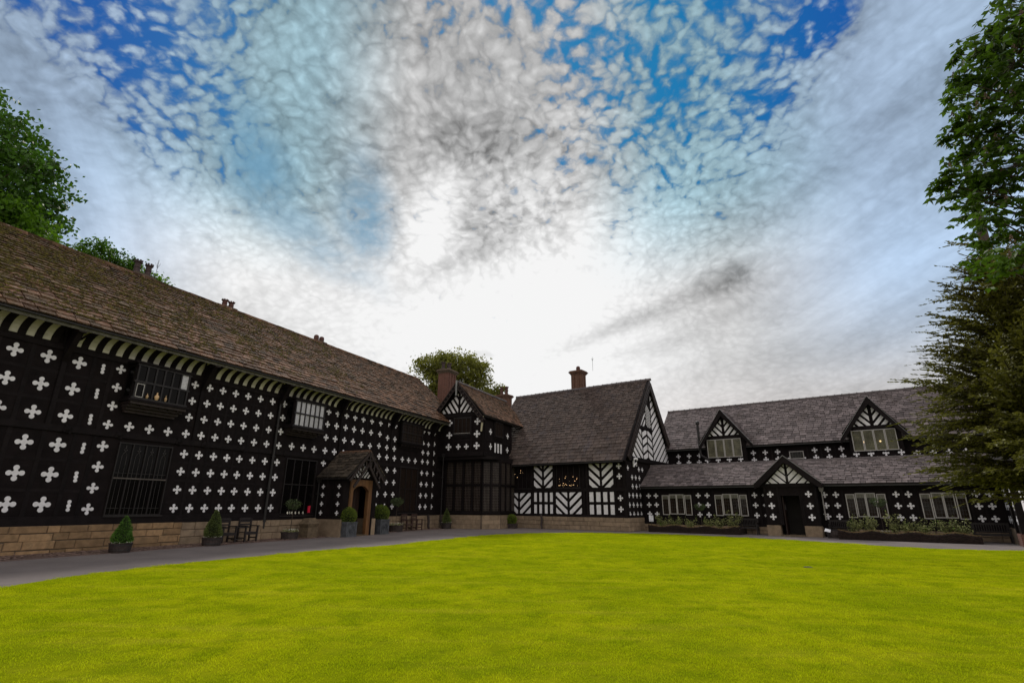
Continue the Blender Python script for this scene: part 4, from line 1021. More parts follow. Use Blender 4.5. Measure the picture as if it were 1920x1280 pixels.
# ================================================================== GREAT HALL
def great_hall():
    y = 33.8; X1 = -14.85; X0 = -27.5
    b = thing('great_hall', FH, -19.5, 36, 'steep roofed hall with bold white chevron panels between black timbers', 'hall')
    wall = part('wall', MB().box(X0, X1, y, y+.3, .85, 4.9), 'black_timber', b)
    gw = part('gable_wall', MB().yz([(y+.001, .85), (43.6, .85), (43.6, 5.1), (38.85, 10.9), (y+.001, 4.9)], X1-.2, X1), 'black_timber', b)
    cs = [(0, .30), (.30, .58), (.58, .86)]
    stonework(b, 'pale_sandstone', -25.6, X1+.12, y-.12, cs, (.55, 1.5), seed=31)
    stonework(b, 'pale_sandstone', y-.12, 36.3, X1+.12, cs, (.5, 1.1), seed=33, side=True)
    Bm = lambda nm, x0, x1, z0, z1, pr=.05: part(nm, MB().box(x0, x1, y-pr, y+.01, z0, z1), 'black_beam', b)
    Bm('sill_beam', X0, X1, .86, 1.0, .10); Bm('middle_rail', X0, X1, 2.56, 2.80, .07); Bm('wall_plate', X0, X1, 4.5, 4.75, .08)
    for x in (-25.1, -22.43, -20.50, -18.05, -17.80, -15.66, -14.97): Bm('stud', x-.09, x+.09, 1.0, 4.5, .06)
    def chev(x0, x1, z0, z1, pw=.085, ph=0):
        c = (x0+x1)/2
        part('king_post', MB().box(c-pw, c+pw, y-.05, y+.01, z0, z1), 'black_beam', b)
        for s_, a, e in ((1, x0, c-pw), (-1, c+pw, x1)):
            k0 = -1
            poly = [(a, z0), (e, z0), (e, z1), (a, z1)]
            stripes(b, poly, -.86*s_, .60, .60, z1-.22-.86*(c-x0)+(.0)+ph, y-.02, y+.02, cx=c)
    chev(-22.27, -20.65, 2.86, 4.46); chev(-17.62, -15.79, 2.82, 4.46)
    chev(-24.68, -22.60, 1.03, 2.50, ph=.02); chev(-20.37, -18.29, 1.05, 2.52, ph=.02)
    A = [(-22.27, -22.04), (-21.81, -21.6), (-21.34, -21.11), (-20.88, -20.65)]; B_ = [(-17.65, -17.34), (-17.13, -16.8), (-16.59, -16.29), (-16.08, -15.79)]
    for c in (A, B_):
        rects(b, c, 1.05, 1.68, y-.02, y+.02); rects(b, c, 1.87, 2.52, y-.02, y+.02)
        Bm('rail', c[0][0]-.06, c[-1][1]+.06, 1.70, 1.85, .04)
        for k in range(3): xx = (c[k][1]+c[k+1][0])/2; Bm('stud', xx-.09, xx+.09, 1.0, 2.56, .035)
    for z in (4.22, 3.54, 2.11, 1.40): quat(b, -15.33, y, z, .39)
    for x0, x1 in ((-24.95, -22.55), (-20.25, -18.4)):
        wn = mullion_window(b, x0, x1, 2.86, 4.42, y-.0, 6 if x0 < -22 else 4, None, glass='brown_glass', fw=.05)
    # strings of little warm lamps in the hall windows
    for (x0, x1, n) in ((-24.3, -23.2, 5), (-20.1, -18.5, 26)):
        e = MB()
        lt = thing('string_lights', FH, (x0+x1)/2, y-.05, 'tiny warm fairy lights glowing in the hall window %s' % ('beside the corner bay' if n == 5 else 'between the two upper chevron panels'), 'fairy lights', 'fairy lights in the hall windows', z=3.4)
        r = random.Random(n); bm = MB().lathe([(0, -.022), (.02, -.01), (.02, .01), (0, .022)], (0, 0, 0), 6).mesh('bulb', 'bulb')
        part('wire', MB().tube([(x0+(x1-x0)*k/12, y-.055, (2.98 if n > 5 else 4.1)+.08*math.sin(k*1.7)-3.4+0) for k in range(13)], .004, 3), 'iron', lt)
        for k in range(n):
            z = (3.9+r.uniform(-.25, .3)) if n == 5 else (2.93+abs(r.gauss(0, .35)) if k % 3 else 2.92+r.uniform(0, .12)); x = r.uniform(x0, x1)
            q = bpy.data.objects.new('bulb', bm); link(q); q.parent = lt; q.location = (x-(x0+x1)/2, -.012, min(z, 4.35)-3.4); sc = r.uniform(.4, 1.0); q.scale = (sc, sc, sc)
    # gable end: quatrefoils, tie beam, chevrons
    G = lambda nm, o0, o1, z0, z1, pr=.06: part(nm, MB().box(X1-.01, X1+pr, o0, o1, z0, z1), 'black_beam', b)
    G('sill_beam', y, 36.3, .86, 1.0, .1); G('tie_beam', 34.2, 43.2, 4.62, 4.90, .14); G('corner_post', y-.06, y+.10, 1.0, 4.6, .07)
    for o, z in ((34.18, 4.1), (36.09, 4.1), (36.72, 4.1), (34.82, 3.5), (35.45, 3.5), (36.1, 3.5), (34.84, 2.9), (35.48, 2.9), (36.1, 2.9)): quat(b, X1, o, z, .345).rotation_euler = (0, 0, math.pi/2)
    for z in (2.3, 1.68, 1.08):
        for o in (34.15, 34.8, 35.45, 36.08): quat(b, X1, o, z, .345).rotation_euler = (0, 0, math.pi/2)
    for o in (37.04, 38.05, 39.07): G('stud', o-.05, o+.05, 4.9, 7.1 if o < 39 else 9.9, .05)
    G('collar', 36.2, 39.1, 7.15, 7.32, .08)
    pl0, pl1 = X1-.01, X1+.03
    roofz = lambda o: 11.16-abs(o-38.85)*1.19-.62
    def st(poly, slope, per, duty, ph, cx): stripes(b, ccw(poly), slope, per, duty, ph, pl0, pl1, side=True, cx=cx)
    st([(37.1, 4.93), (38.0, 4.93), (38.0, 7.05), (37.1, 7.05)], .42, .57, .64, 5.12, 38.05)
    st([(38.1, 4.93), (39.0, 4.93), (39.0, 7.05), (38.1, 7.05)], -.42, .57, .64, 5.12, 38.05)
    st([(35.0, 4.93), (36.98, 4.93), (36.98, 7.05), (36.0, 7.05)], -.74, .59, .62, 4.80, 37.0)
    st([(39.14, 4.93), (42.6, 4.93), (39.9, roofz(39.9)), (39.14, roofz(39.14))], .72, .58, .62, 4.80, 39.1)
    st([(38.1, 7.35), (39.0, 7.35), (39.0, 8.6), (38.1, 9.3)], -.8, .27, .42, 7.3, 38.1)
    st([(36.9, 7.35), (37.9, 7.35), (37.9, 8.4)], 1.0, .55, .45, 7.3, 38.1)
    part('carved_ornament', MB().box(X1+.07, X1+.16, 34.95, 35.05, 4.2, 4.75).tube([(X1+.12, 34.9, 4.22), (X1+.22, 35.2, 4.5), (X1+.15, 35.35, 4.28)], .05, 5).lathe([(0, -.1), (.09, 0), (.07, .12), (0, .16)], (X1+.18, 35.42, 4.72), 8).tube([(X1+.12, 34.98, 4.72), (X1+.18, 35.3, 4.8)], .07, 5), 'white_plaster', b, label='white carved bracket figure under the hall gable')
    # roof
    E_, R_ = (33.2, 4.55), (38.85, 11.16)
    rf = part('roof', MB().yz([E_, R_, (R_[0], R_[1]-.14), (E_[0]+.08, E_[1]-.06)], X0, X1+.14).yz([R_, (43.6, 5.6), (43.5, 5.5), (R_[0], R_[1]-.14)], X0, X1+.14), 'roof_underlay', b)
    slates(b, rf, 'brown_slate', E_, R_, lambda t: X0, lambda t: X1+.05, (.52, .27), (.34, .19), n_ind=295, seed=41)
    ridge_tiles(rf, X0, X1+.0, R_[0], R_[1]+.04, .42, .13)
    part('verge_board', MB().yz([(E_[0]-.02, E_[1]-.02), (R_[0], R_[1]+.06), (R_[0], R_[1]-.26), (E_[0]+.2, E_[1]-.10)], X1+.12, X1+.19), 'black_beam', b)
    part('fascia', MB().box(X0, X1+.1, E_[0]+.1, E_[0]+.16, E_[1]-.16, E_[1]-.03), 'black_beam', b)
    part('gutter', MB().box(-25.1, X1+.1, E_[0]-.06, E_[0]+.04, E_[1]-.10, E_[1]-.02), 'iron', b)
    bargeboard(b, X1+.19, 38.85, 11.18, [(33.75, 4.85), (42.5, 6.2)], 'brown_timber', .48, .07, True, side=1)
    part('roof_soffit', MB().yz([(38.85, 10.9), (43.1, 5.85), (43.1, 5.65), (38.85, 10.65)], X1, X1+.18), 'black_timber', b)
    downpipe('drainpipe', FH, -25.0, y-.16, .1, 4.2, 'white drainpipe where the hall meets the corner bay', 'pale_frame', .045)
    r = MB().tube([(-21.5, y-.3, .95), (-21.42, y-.32, .6), (-21.46, y-.34, .3), (-21.4, y-.36, 0)], .075, 8)
    single('curved_post', r, 'tub_wood', 'short crooked dark post standing against the hall plinth', 'post', FH, -21.46, y-.34)
    single('curved_post', MB().tube([(31.6+.5, 21.25, .95), (32.15, 21.22, .5), (32.1, 21.2, .2), (32.2, 21.2, 0)], .09, 8), 'tub_wood', 'short crooked dark post against the long wing plinth by the corner', 'post', FL, 32.1, 21.2)
great_hall()

# ================================================================== RIGHT WING
def cased_window(b, x0, x1, z0, z1, y, groups, lead=(3, 6), blind=True, backing='warm_interior', glass='clear_glass', bz=.22):
    """leaded casements; groups = list of (u0,u1,dz) casements with pale frames"""
    wn = part('window', MB().box(x0-.06, x1+.06, y-.03, y-.001, z0-.1, z0-.02).box(x0-.06, x1+.06, y-.03, y-.001, z1+.03, z1+.1), 'black_beam', b)
    part('room', MB().box(x0, x1, y-.022, y-.012, z0, z1), backing, wn)
    for (a, e, dz) in groups:
        f = MB(); t = .045
        f.box(a, a+t, y-.085, y-.035, z0+dz, z1+dz).box(e-t, e, y-.085, y-.035, z0+dz, z1+dz).box(a+t, e-t, y-.084, y-.036, z0+dz, z0+dz+t).box(a+t, e-t, y-.084, y-.036, z1+dz-t, z1+dz)
        cs = part('casement', f, 'pale_frame', wn)
        part('pane', MB().box(a+t, e-t, y-.064, y-.058, z0+dz+t, z1+dz-t), glass, wn)
        m2 = MB()
        for q in range(1, lead[0]): x = a+t+(e-a-2*t)*q/lead[0]; m2.box(x-.005, x+.005, y-.074, y-.066, z0+dz+t, z1+dz-t)
        for q in range(1, lead[1]): z = z0+dz+t+(z1-z0-2*t)*q/lead[1]; m2.box(a+t, e-t, y-.073, y-.0655, z-.005, z+.005)
        part('glazing_bars', m2, 'leading', wn)
        if blind: part('blind', MB().box(a+t, e-t, y-.050, y-.042, z1+dz-t-bz, z1+dz-t), 'blind', wn)
    return wn
def glass_mat():
    m = bpy.data.materials.new('clear_glass'); m.use_nodes = True; t = m.node_tree; t.nodes.clear(); n = N(t); M['clear_glass'] = m
    tr = n.new('ShaderNodeBsdfTransparent'); tr.inputs[0].default_value = (.86, .86, .82, 1); gl = n.new('ShaderNodeBsdfGlossy'); gl.inputs['Roughness'].default_value = .06
    mx = n.new('ShaderNodeMixShader'); mx.inputs[0].default_value = .008; o = n.new('ShaderNodeOutputMaterial')
    t.links.new(tr.outputs[0], mx.inputs[1]); t.links.new(gl.outputs[0], mx.inputs[2]); t.links.new(mx.outputs[0], o.inputs[0])
glass_mat()
def right_wing():
    y = 36.3; yu = 42.3; X0 = -14.8; X1 = 4.2
    b = thing('rear_wing', FH, -5, 39, 'low black and white wing with two tall dormers behind a long slate roofed corridor', 'house')
    wl = part('wall', MB().box(X0, X1+.2, y, y+.3, 0, 3.2), 'black_timber', b)
    wu = part('upper_wall', MB().box(-15.8, 9, yu, yu+.3, 3.0, 6.2), 'black_timber', b)
    stonework(b, 'pale_sandstone', X0, -6.9, y-.06, [(0, .22), (.22, .45)], (.5, 1.1), seed=51)
    stonework(b, 'pale_sandstone', -3.7, X1, y-.06, [(0, .22), (.22, .45)], (.5, 1.1), seed=52)
    part('sill_beam', MB().box(X0, -6.9, y-.07, y+.01, .46, .62), 'black_beam', b); part('sill_beam', MB().box(-3.7, X1, y-.07, y+.01, .46, .62), 'black_beam', b)
    part('wall_plate', MB().box(X0, X1, y-.06, y+.01, 2.62, 2.85), 'black_beam', b)
    part('wall_plate', MB().box(-15.8, 9, yu-.05, yu+.01, 5.75, 5.98), 'black_beam', b)
    for u in (-14.6, -14.05, -13.5, -11.2, -10.62, -10.0, -7.72, -7.15, -3.3, -2.72, -.5, .08, .66, 2.88, 3.42): part('stud', MB().box(u-.05, u+.05, y-.03, y+.01, .62, 2.62), 'black_beam', b)
    for u in (-14.33, -13.8, -10.9, -10.32, -7.42, -3.6, -3.03, -.19, .36, 3.15, 3.66):
        for z in (2.30, 1.70, 1.10): quat(b, u, y, z, .335 if u != 3.66 else .33, 'full')
    for z in (2.3, 1.7, 1.1): quat(b, -6.93, y, z, .16)
    for u in (-13.96, -13.11, -12.3, -8.34, -7.53, -6.70, -4.34, -3.54, -2.73): quat(b, u, yu, 5.42, .37)
    u = -13.97
    while u < 5:
        ind_ = abs(u+10.15) < 1.44 or abs(u+.72) < 1.44
        quat(b, u, yu-.62 if ind_ else yu, 4.92 if not ind_ else 4.97, .37); u += .805
    for u in (-13.5, -12.7, -7.95, -7.1, -4.8, -3.95, -3.13): part('stud', MB().box(u-.05, u+.05, yu-.03, yu+.01, 4.3, 5.75), 'black_beam', b)
    for x0, x1 in ((-13.36, -11.36), (-9.84, -7.88), (-2.57, -.68), (.83, 2.73)):
        q = (x1-x0)/4; g = [(x0, x0+q-.03, -.03), (x0+q, x0+2*q, 0.02), (x0+2*q+.01, x0+3*q, 0.02), (x0+3*q+.05, x1, -.03)]
        cased_window(b, x0, x1, 1.08, 2.36, y, g)
    wn = cased_window(b, -5.95, -5.04, 4.86, 5.4, yu, [(-5.95, -5.04, 0)], lead=(5, 1), blind=False, backing='interior')
    # corridor roof
    E_, R_ = (y-.38, 2.88), (38.3, 4.42)
    rf = part('roof', MB().yz([E_, R_, (R_[0], R_[1]-.14), (E_[0]+.06, E_[1]-.05)], X0, X1+1.0).yz([R_, (yu, 3.5), (yu, 3.3), (R_[0], R_[1]-.14)], X0, X1+1.0), 'roof_underlay', b, label='corridor roof of purple grey slates')
    slates(b, rf, 'grey_slate', E_, R_, lambda t: X0+.0, lambda t: X1+1.0, (.34, .27), (.235, .16), n_ind=295, seed=61)
    ridge_tiles(rf, X0, X1+.9, R_[0], R_[1]+.03, .44, .12)
    part('gutter', MB().box(X0+.1, X1+.9, E_[0]-.1, E_[0], E_[1]-.12, E_[1]-.04), 'iron', b)
    # main roof
    E2, R2 = (41.9, 5.93), (46.0, 9.68)
    r2 = part('roof', MB().yz([E2, R2, (R2[0], R2[1]-.14), (E2[0]+.06, E2[1]-.05)], -15.75, 9).yz([R2, (50, 6), (50, 5.8), (R2[0], R2[1]-.14)], -15.75, 9), 'roof_underlay', b, label='main roof of purple grey slates')
    slates(b, r2, 'grey_slate', E2, R2, lambda t: -15.78, lambda t: 9.0, (.44, .32), (.29, .20), n_ind=295, seed=62)
    ridge_tiles(r2, -15.75, 8.9, R2[0], R2[1]+.03, .48, .14)
    part('end_gable', MB().yz([(42.3, 3), (50, 3), (50, 6), (46, 9.5), (42.3, 6)], -15.6, -15.5), 'black_timber', b)
    part('gutter', MB().box(-15.7, 9, E2[0]-.1, E2[0], E2[1]-.12, E2[1]-.04), 'iron', b)
    # dormers
    for cx, ap, fl, frr, w0, w1, glassk, lamps, lab in ((-10.15, 8.72, (-11.95, 6.05), (-8.12, 6.0), -11.44, -8.97, 'pale_glass', 0, 'left'), (-.72, 8.66, (-2.62, 5.95), (1.15, 5.95), -1.98, .46, 'clear_glass', 1, 'right')):
        f = yu-.62
        dm = part('dormer', MB().xz([(cx-1.45, 4.0), (cx+1.45, 4.0), (cx+1.45, 6.65), (cx, 8.3), (cx-1.45, 6.65)], f, yu+.1), 'black_timber', b, label='%s dormer with white V shaped struts over a leaded window' % lab)
        dm2 = part('dormer_roof', MB().xz([(cx-1.7, 6.35), (cx, ap-.10), (cx, ap-.2), (cx-1.62, 6.28)], f-.3, 45.6).xz([(cx, ap-.10), (cx+1.7, 6.35), (cx+1.62, 6.28), (cx, ap-.2)], f-.3, 45.6), 'roof_underlay', b)
        roof_side(b, dm2, 'grey_slate', cx, ap-.07, cx-1.75, 6.33, f-.33, 44, (.34, .3), (.22, .18), 0, -1, seed=71)
        roof_side(b, dm2, 'grey_slate', cx, ap-.07, cx+1.75, 6.33, f-.33, 44, (.34, .3), (.22, .18), 0, 1, seed=72)
        for s_ in (-1, 1):
            fx, fz = fl if s_ < 0 else frr; dx, dz = fx-cx, fz-ap; L = math.hypot(dx, dz); wd = .30; vd = wd*L/abs(dx)
            part('bargeboard', MB().xz(ccw([(cx, ap), (fx, fz), (fx, fz-vd*.62), (cx, ap-vd)]), f-.38, f-.33), 'black_beam', dm)
            part('lead_edge', MB().xz(ccw([(cx, ap+.04), (fx, fz+.04), (fx, fz+.005), (cx, ap+.005)]), f-.40, f-.30), 'lead', dm)
        part('beam', MB().box(cx-1.42, cx+1.42, f-.06, f-.001, 6.58, 6.74), 'black_beam', dm)
        for s_ in (-1, 1):
            ss = [(cx+s_*.10, 6.78), (cx+s_*1.17, 6.78), (cx+s_*.10, 8.0)]
            stripes(dm, ccw(ss), s_*1.15, .52, .60, 6.78-1.15*.30, f-.02, f+.01, cx=cx)
        q = (w1-w0)/4
        g = [(w0+k*q+(.02 if k else 0), w0+(k+1)*q, 0.0) for k in range(4)]
        cased_window(dm, w0, w1, 5.14, 6.50, f, g, lead=(5, 8), blind=False, backing='pale_room', glass='clear_glass') if False else cased_window(dm, w0, w1, 5.14, 6.50, f, g, lead=(5, 8), blind=False, backing='pale_glass' if not lamps else 'room_wall', glass='clear_glass')
        if lamps:
            for x in (w0+.62, w0+1.52): part('wall_lamp', MB().lathe([(0, -.06), (.05, -.03), (.055, .03), (0, .07)], (x, f-.028, 5.72), 8, sy=.15), 'lamp_glow', dm)
    # black flue pipe
    fb = thing('flue_pipe', FH, -11.95, 41.6, 'tall black flue pipe with cowl rising beside the left dormer', 'flue pipe', z=4.0)
    BASE[fb.name] = (0, 0, FH); fb.location = (0, 0, 0)
    fb.location = FH.w(-11.95, 41.6, 0); BASE[fb.name] = (-11.95, 41.6, FH)
    part('pipe', MB().tube([(-11.1, 41.9, 4.7), (-11.35, 41.75, 4.95), (-11.95, 41.5, 5.35), (-11.98, 41.5, 5.7), (-11.98, 41.5, 7.75)], .09, 10), 'iron', fb)
    part('cowl', MB().lathe([(.10, 0), (.15, .03), (.16, .14), (.12, .17), (.15, .2), (.05, .26)], (-11.98, 41.5, 7.72), 12), 'iron', fb)
M_extra = mat('room_wall', (0.20, 0.19, 0.125), 0.9, 0, 1, 0.55, 1.0)
mat('lamp_glow', (1, .8, .5), .5, emit=((1.0, .68, .33), 1.0))
right_wing()

# ------------------------------------------------ porch of the right wing
def right_porch():
    f = 35.2; y = 36.3; cx = -5.29
    b = thing('entrance_porch', FH, cx, 35.7, 'gabled black porch on two stone blocks with three quatrefoils each side of the dark doorway', 'porch')
    part('wall', MB().box(-6.66, -5.84, f, f+.2, .60, 2.9), 'black_timber', b); part('wall', MB().box(-4.72, -3.90, f, f+.2, .60, 2.9), 'black_timber', b)
    part('side_wall', MB().box(-6.65, -6.5, f+.2, y, .6, 2.9), 'black_timber', b); part('side_wall', MB().box(-4.06, -3.91, f+.2, y, .6, 2.9), 'black_timber', b)
    part('lintel', MB().box(-5.84, -4.72, f+.001, f+.2, 2.31, 2.9), 'black_timber', b)
    part('beam', MB().box(-6.8, -3.76, f-.05, f-.001, 2.72, 2.88), 'black_beam', b)
    for u in (-6.31, -4.29):
        for z in (2.32, 1.67, 1.05): quat(b, u, f, z, .365)
    for u in (-6.62, -5.90, -4.66, -3.94): part('stud', MB().box(u-.05, u+.05, f-.03, f-.001, .6, 2.7), 'black_beam', b)
    for (x0, x1) in ((-6.72, -5.98), (-4.74, -3.88)):
        for (z0, z1) in ((0, .58),): 
            part('plinth_block', MB().box(x0+.006, (x0+x1)/2-.004, f-.06, f+.5, z0, z1).box((x0+x1)/2+.004, x1-.006, f-.055, f+.5, z0, z1), 'pale_sandstone', b)
    part('plinth_block', MB().box(-6.7, -6.45, f+.5, y, 0, .5).box(-4.1, -3.9, f+.5, y, 0, .5), 'pale_sandstone', b)
    part('doorway', MB().box(-6.4, -4.1, y-.02, y-.005, 0, 2.6), 'interior', b)
    dr = part('door', MB().box(-5.75, -5.69, f+.25, y-.1, .03, 2.25), 'maroon_door', b)
    part('notice', MB().box(-5.695, -5.685, f+.5, f+.75, 1.45, 1.75), 'lead', dr)
    part('inner_frame', MB().box(-5.84, -5.77, f-.01, f+.2, 0.6, 2.31).box(-4.79, -4.721, f-.01, f+.2, .6, 2.31).box(-5.77, -4.79, f-.008, f+.2, 2.24, 2.31), 'black_beam', b)
    part('step', MB().box(-6.0, -4.7, f-.2, y, -.02, .07), 'carved_stone', b)
    g = f-.12
    part('gable_wall', MB().xz([(cx-1.65, 2.88), (cx+1.65, 2.88), (cx, 4.30)], f+.0, f+.15), 'black_timber', b)
    gp = [(-1, .0), (1, .0)]
    for s_ in (-1, 1):
        poly = [(cx+s_*.07, 2.94), (cx+s_*1.18, 2.94), (cx+s_*.07, 4.05)]
        stripes(b, ccw(poly), s_*.95, .42, .74, 2.94-.95*.07-.33, f-.03, f+.01, cx=cx)
    part('king_post', MB().box(cx-.05, cx+.05, f-.05, f-.001, 2.88, 4.1), 'black_beam', b)
    part('drooping_bracket', MB().lathe([(.0, 0), (.05, .05), (.035, .25), (.07, .32), (.0, .4)], (cx, f-.09, 3.15), 8), 'iron', b)
    rf = part('roof', MB().xz([(cx-1.78, 2.84), (cx, 4.42), (cx, 4.30), (cx-1.70, 2.78)], f-.35, 38.2).xz([(cx, 4.42), (cx+1.78, 2.84), (cx+1.70, 2.78), (cx, 4.30)], f-.35, 38.2), 'roof_underlay', b)
    roof_side(b, rf, 'grey_slate', cx, 4.46, cx-1.8, 2.86, f-.36, 36.2, (.34, .3), (.22, .18), 20, -1, seed=81, y1r=38.2)
    roof_side(b, rf, 'grey_slate', cx, 4.46, cx+1.8, 2.86, f-.36, 36.2, (.34, .3), (.22, .18), 40, 1, seed=82, y1r=38.2)
    for s_ in (-1, 1):
        part('bargeboard', MB().xz(ccw([(cx, 4.50), (cx+s_*1.78, 2.90), (cx+s_*1.78, 2.62), (cx+s_*1.45, 2.80), (cx, 4.10)]), f-.42, f-.36), 'black_beam', b)
        part('lead_edge', MB().xz(ccw([(cx, 4.54), (cx+s_*1.80, 2.93), (cx+s_*1.80, 2.905), (cx, 4.505)]), f-.43, f-.33), 'lead', b)
    downpipe('drainpipe', FH, -3.72, y-.1, .9, 2.5, 'pale drainpipe in the angle right of the stone footed porch', 'pale_frame', .035)
right_porch()

# ------------------------------------------------ end bay at the far right
def end_bay():
    u = 4.12; b = thing('end_bay', FH, 5.0, 34.5, 'projecting black bay with narrow quatrefoils at the far right edge behind the yew', 'bay')
    part('wall', MB().box(u, u+.2, 34.15, 36.3, .7, 3.2), 'black_timber', b)
    part('corner_post', MB().box(u-.10, u+.14, 33.85, 34.08, 0.1, 3.3), 'black_beam', b)
    part('front_wall', MB().box(u-.02, u+.18, 33.0, 33.75, .55, 3.3), 'black_timber', b)
    part('post', MB().box(u-.06, u+.2, 32.85, 33.0, .3, 3.3), 'black_beam', b)
    for o in (35.75, 35.25, 34.75):
        for z in (2.3, 1.7, 1.08): quat(b, u, o, z, .36).rotation_euler = (0, 0, -math.pi/2)
    for z in (2.3, 1.7, 1.08): quat(b, u-.02, 33.38, z, .40).rotation_euler = (0, 0, -math.pi/2)
    part('plinth_wall', MB().box(u-.08, u+.2, 34.2, 36.3, 0, .7), 'pale_sandstone', b)
    part('brick_footing', MB().box(u-.12, u+.2, 32.8, 33.8, 0, .52), 'red_brick', b)
    part('render_wall', MB().box(u+.9, u+6, 33.2, 33.4, .6, 3.6), 'cream_render', b)
    for x in (5.0, 6.2, 7.4): part('stud', MB().box(x, x+.14, 33.15, 33.199, .6, 3.6), 'black_beam', b)
    part('rail', MB().box(u+.9, u+6, 33.14, 33.198, 2.35, 2.5), 'black_beam', b)
    part('roof', MB().yz([(32.6, 3.3), (34.6, 4.3), (36.6, 3.3)], u-.2, u+6), 'roof_underlay', b)
end_bay()

# ------------------------------------------------ chimneys
c = at(840, 700, 43.5)
c = at(839, 700, 43.5); zt = at(839, 695, 43.5)[2]
chimney('chimney', FL, c, 1.25, 1.0, 8.5, zt+.02, 3, 'large red brick chimney with ribbed stack where the long wing meets the corner bay', potm='dark_pot', poth=.62)
c = at(945, 745, 56); chimney('chimney', FH, c, 1.35, 1.1, 9, at(945, 741, 56)[2], 4, 'distant brick chimney with a row of tall pots just left of the hall ridge', m='orange_brick', poth=.85)
q = FH.w(-21.5, 39.9); c = np.array([q[0], q[1], 0]); chimney('chimney', FH, c, 1.0, .9, 9.5, 13.05, 1, 'slender ribbed brick chimney with a round cowl on the hall ridge', m='orange_brick', crown=False)
for (u, o, zt, n, lab, w_) in ((14.1, 27.6, 12.75, 2, 'pair of tall dark crowned chimney pots left of the aerial above the mossy roof', .75), (19.05, 27.6, 12.72, 2, 'two small red chimney pots on the mossy roof right of the aerial', .6), (26.4, 27.6, 12.72, 2, 'pair of plain stubby chimney pots near the middle of the long ridge', .7)):
    q = FL.w(u, o); chimney('chimney', FL, q, w_, .6, 9.5, zt, n, lab, potm='dark_pot' if n == 2 and u < 15 else 'terracotta', poth=.72 if u < 15 else .45, crown=u < 20)
def aerial(p, h, label):
    e = thing('aerial', FW, p[0], p[1], label, 'aerial', z=0)
    part('mast', MB().tube([(p[0], p[1], p[2]), (p[0], p[1], p[2]+h)], .012, 5), 'iron', e)
    m2 = MB()
    for a in range(5): t = a*1.256; m2.tube([(p[0], p[1], p[2]+h*.72), (p[0]+.12*math.cos(t), p[1]+.12*math.sin(t), p[2]+h*.9)], .006, 4)
    part('spikes', m2, 'iron', e)
q = FL.w(14.55, 27.2); aerial((q[0], q[1], 12.0), 1.75, 'thin metal aerial with small prongs right of the pair of dark chimney pots')
q = FH.w(-20.05, 39.9); aerial((q[0], q[1], 12.9), 1.25, 'thin pale aerial beside the round cowled hall chimney')

# ================================================================== VEGETATION
def leaf_mesh(name, C_, size, m, aspect=.55, up=0.0, axis=None, droop=0.0, fold=True):
    """one rhombus per leaf centre; size scalar or array; axis = preferred leaf direction per leaf"""
    n = len(C_); C_ = np.asarray(C_, float)
    a = rs.normal(size=(n, 3)) if axis is None else np.asarray(axis)+rs.normal(size=(n, 3))*.35
    a[:, 2] -= droop; a /= np.linalg.norm(a, axis=1)[:, None]
    k = rs.normal(size=(n, 3)); k[:, 2] += up*3; b = np.cross(a, k); b /= np.linalg.norm(b, axis=1)[:, None]+1e-9
    sz = (np.ones(n)*size if np.isscalar(size) else size)*rs.uniform(.65, 1.35, n); sz = sz[:, None]
    V = np.stack([C_-a*sz*.5, C_+b*sz*aspect*.5, C_+a*sz*.5, C_-b*sz*aspect*.5], 1).reshape(-1, 3)
    me = bpy.data.meshes.new(name); me.vertices.add(n*4); me.vertices.foreach_set('co', V.ravel())
    me.loops.add(n*4); me.loops.foreach_set('vertex_index', np.arange(n*4, dtype=np.int32))
    me.polygons.add(n); me.polygons.foreach_set('loop_start', np.arange(0, n*4, 4, dtype=np.int32)); me.update(calc_edges=True)
    me.materials.append(M[m]); return me
def put(name, me, parent, origin=None):
    o = bpy.data.objects.new(name, me); link(o); o.parent = parent; return o
def crown_points(blobs, n, clump=.55, per=60, shell=.72):
    """leaf centres in clumps spread through the outer volume of ellipsoid blobs (cx,cy,cz,rx,ry,rz)"""
    vol = np.array([b[3]*b[4]*b[5] for b in blobs])**.8; vol /= vol.sum(); out = []; cl = []
    for b, f in zip(blobs, vol):
        k = max(3, int(n*f/per))
        d = rs.normal(size=(k, 3)); d /= np.linalg.norm(d, axis=1)[:, None]
        r = shell+(1-shell)*rs.uniform(0, 1, k)**.5; r *= rs.uniform(.78, 1.12, k); r[rs.uniform(size=k) < .25] *= .7
        c = d*r[:, None]*np.array(b[3:6])+np.array(b[:3]); cl.append(c)
        for q in c:
            m_ = int(per*rs.uniform(.5, 1.5)); s_ = clump*rs.uniform(.6, 1.3)
            out.append(q+rs.normal(size=(m_, 3))*np.array([s_, s_, s_*.6])*.55)
    return np.concatenate(out), np.concatenate(cl)
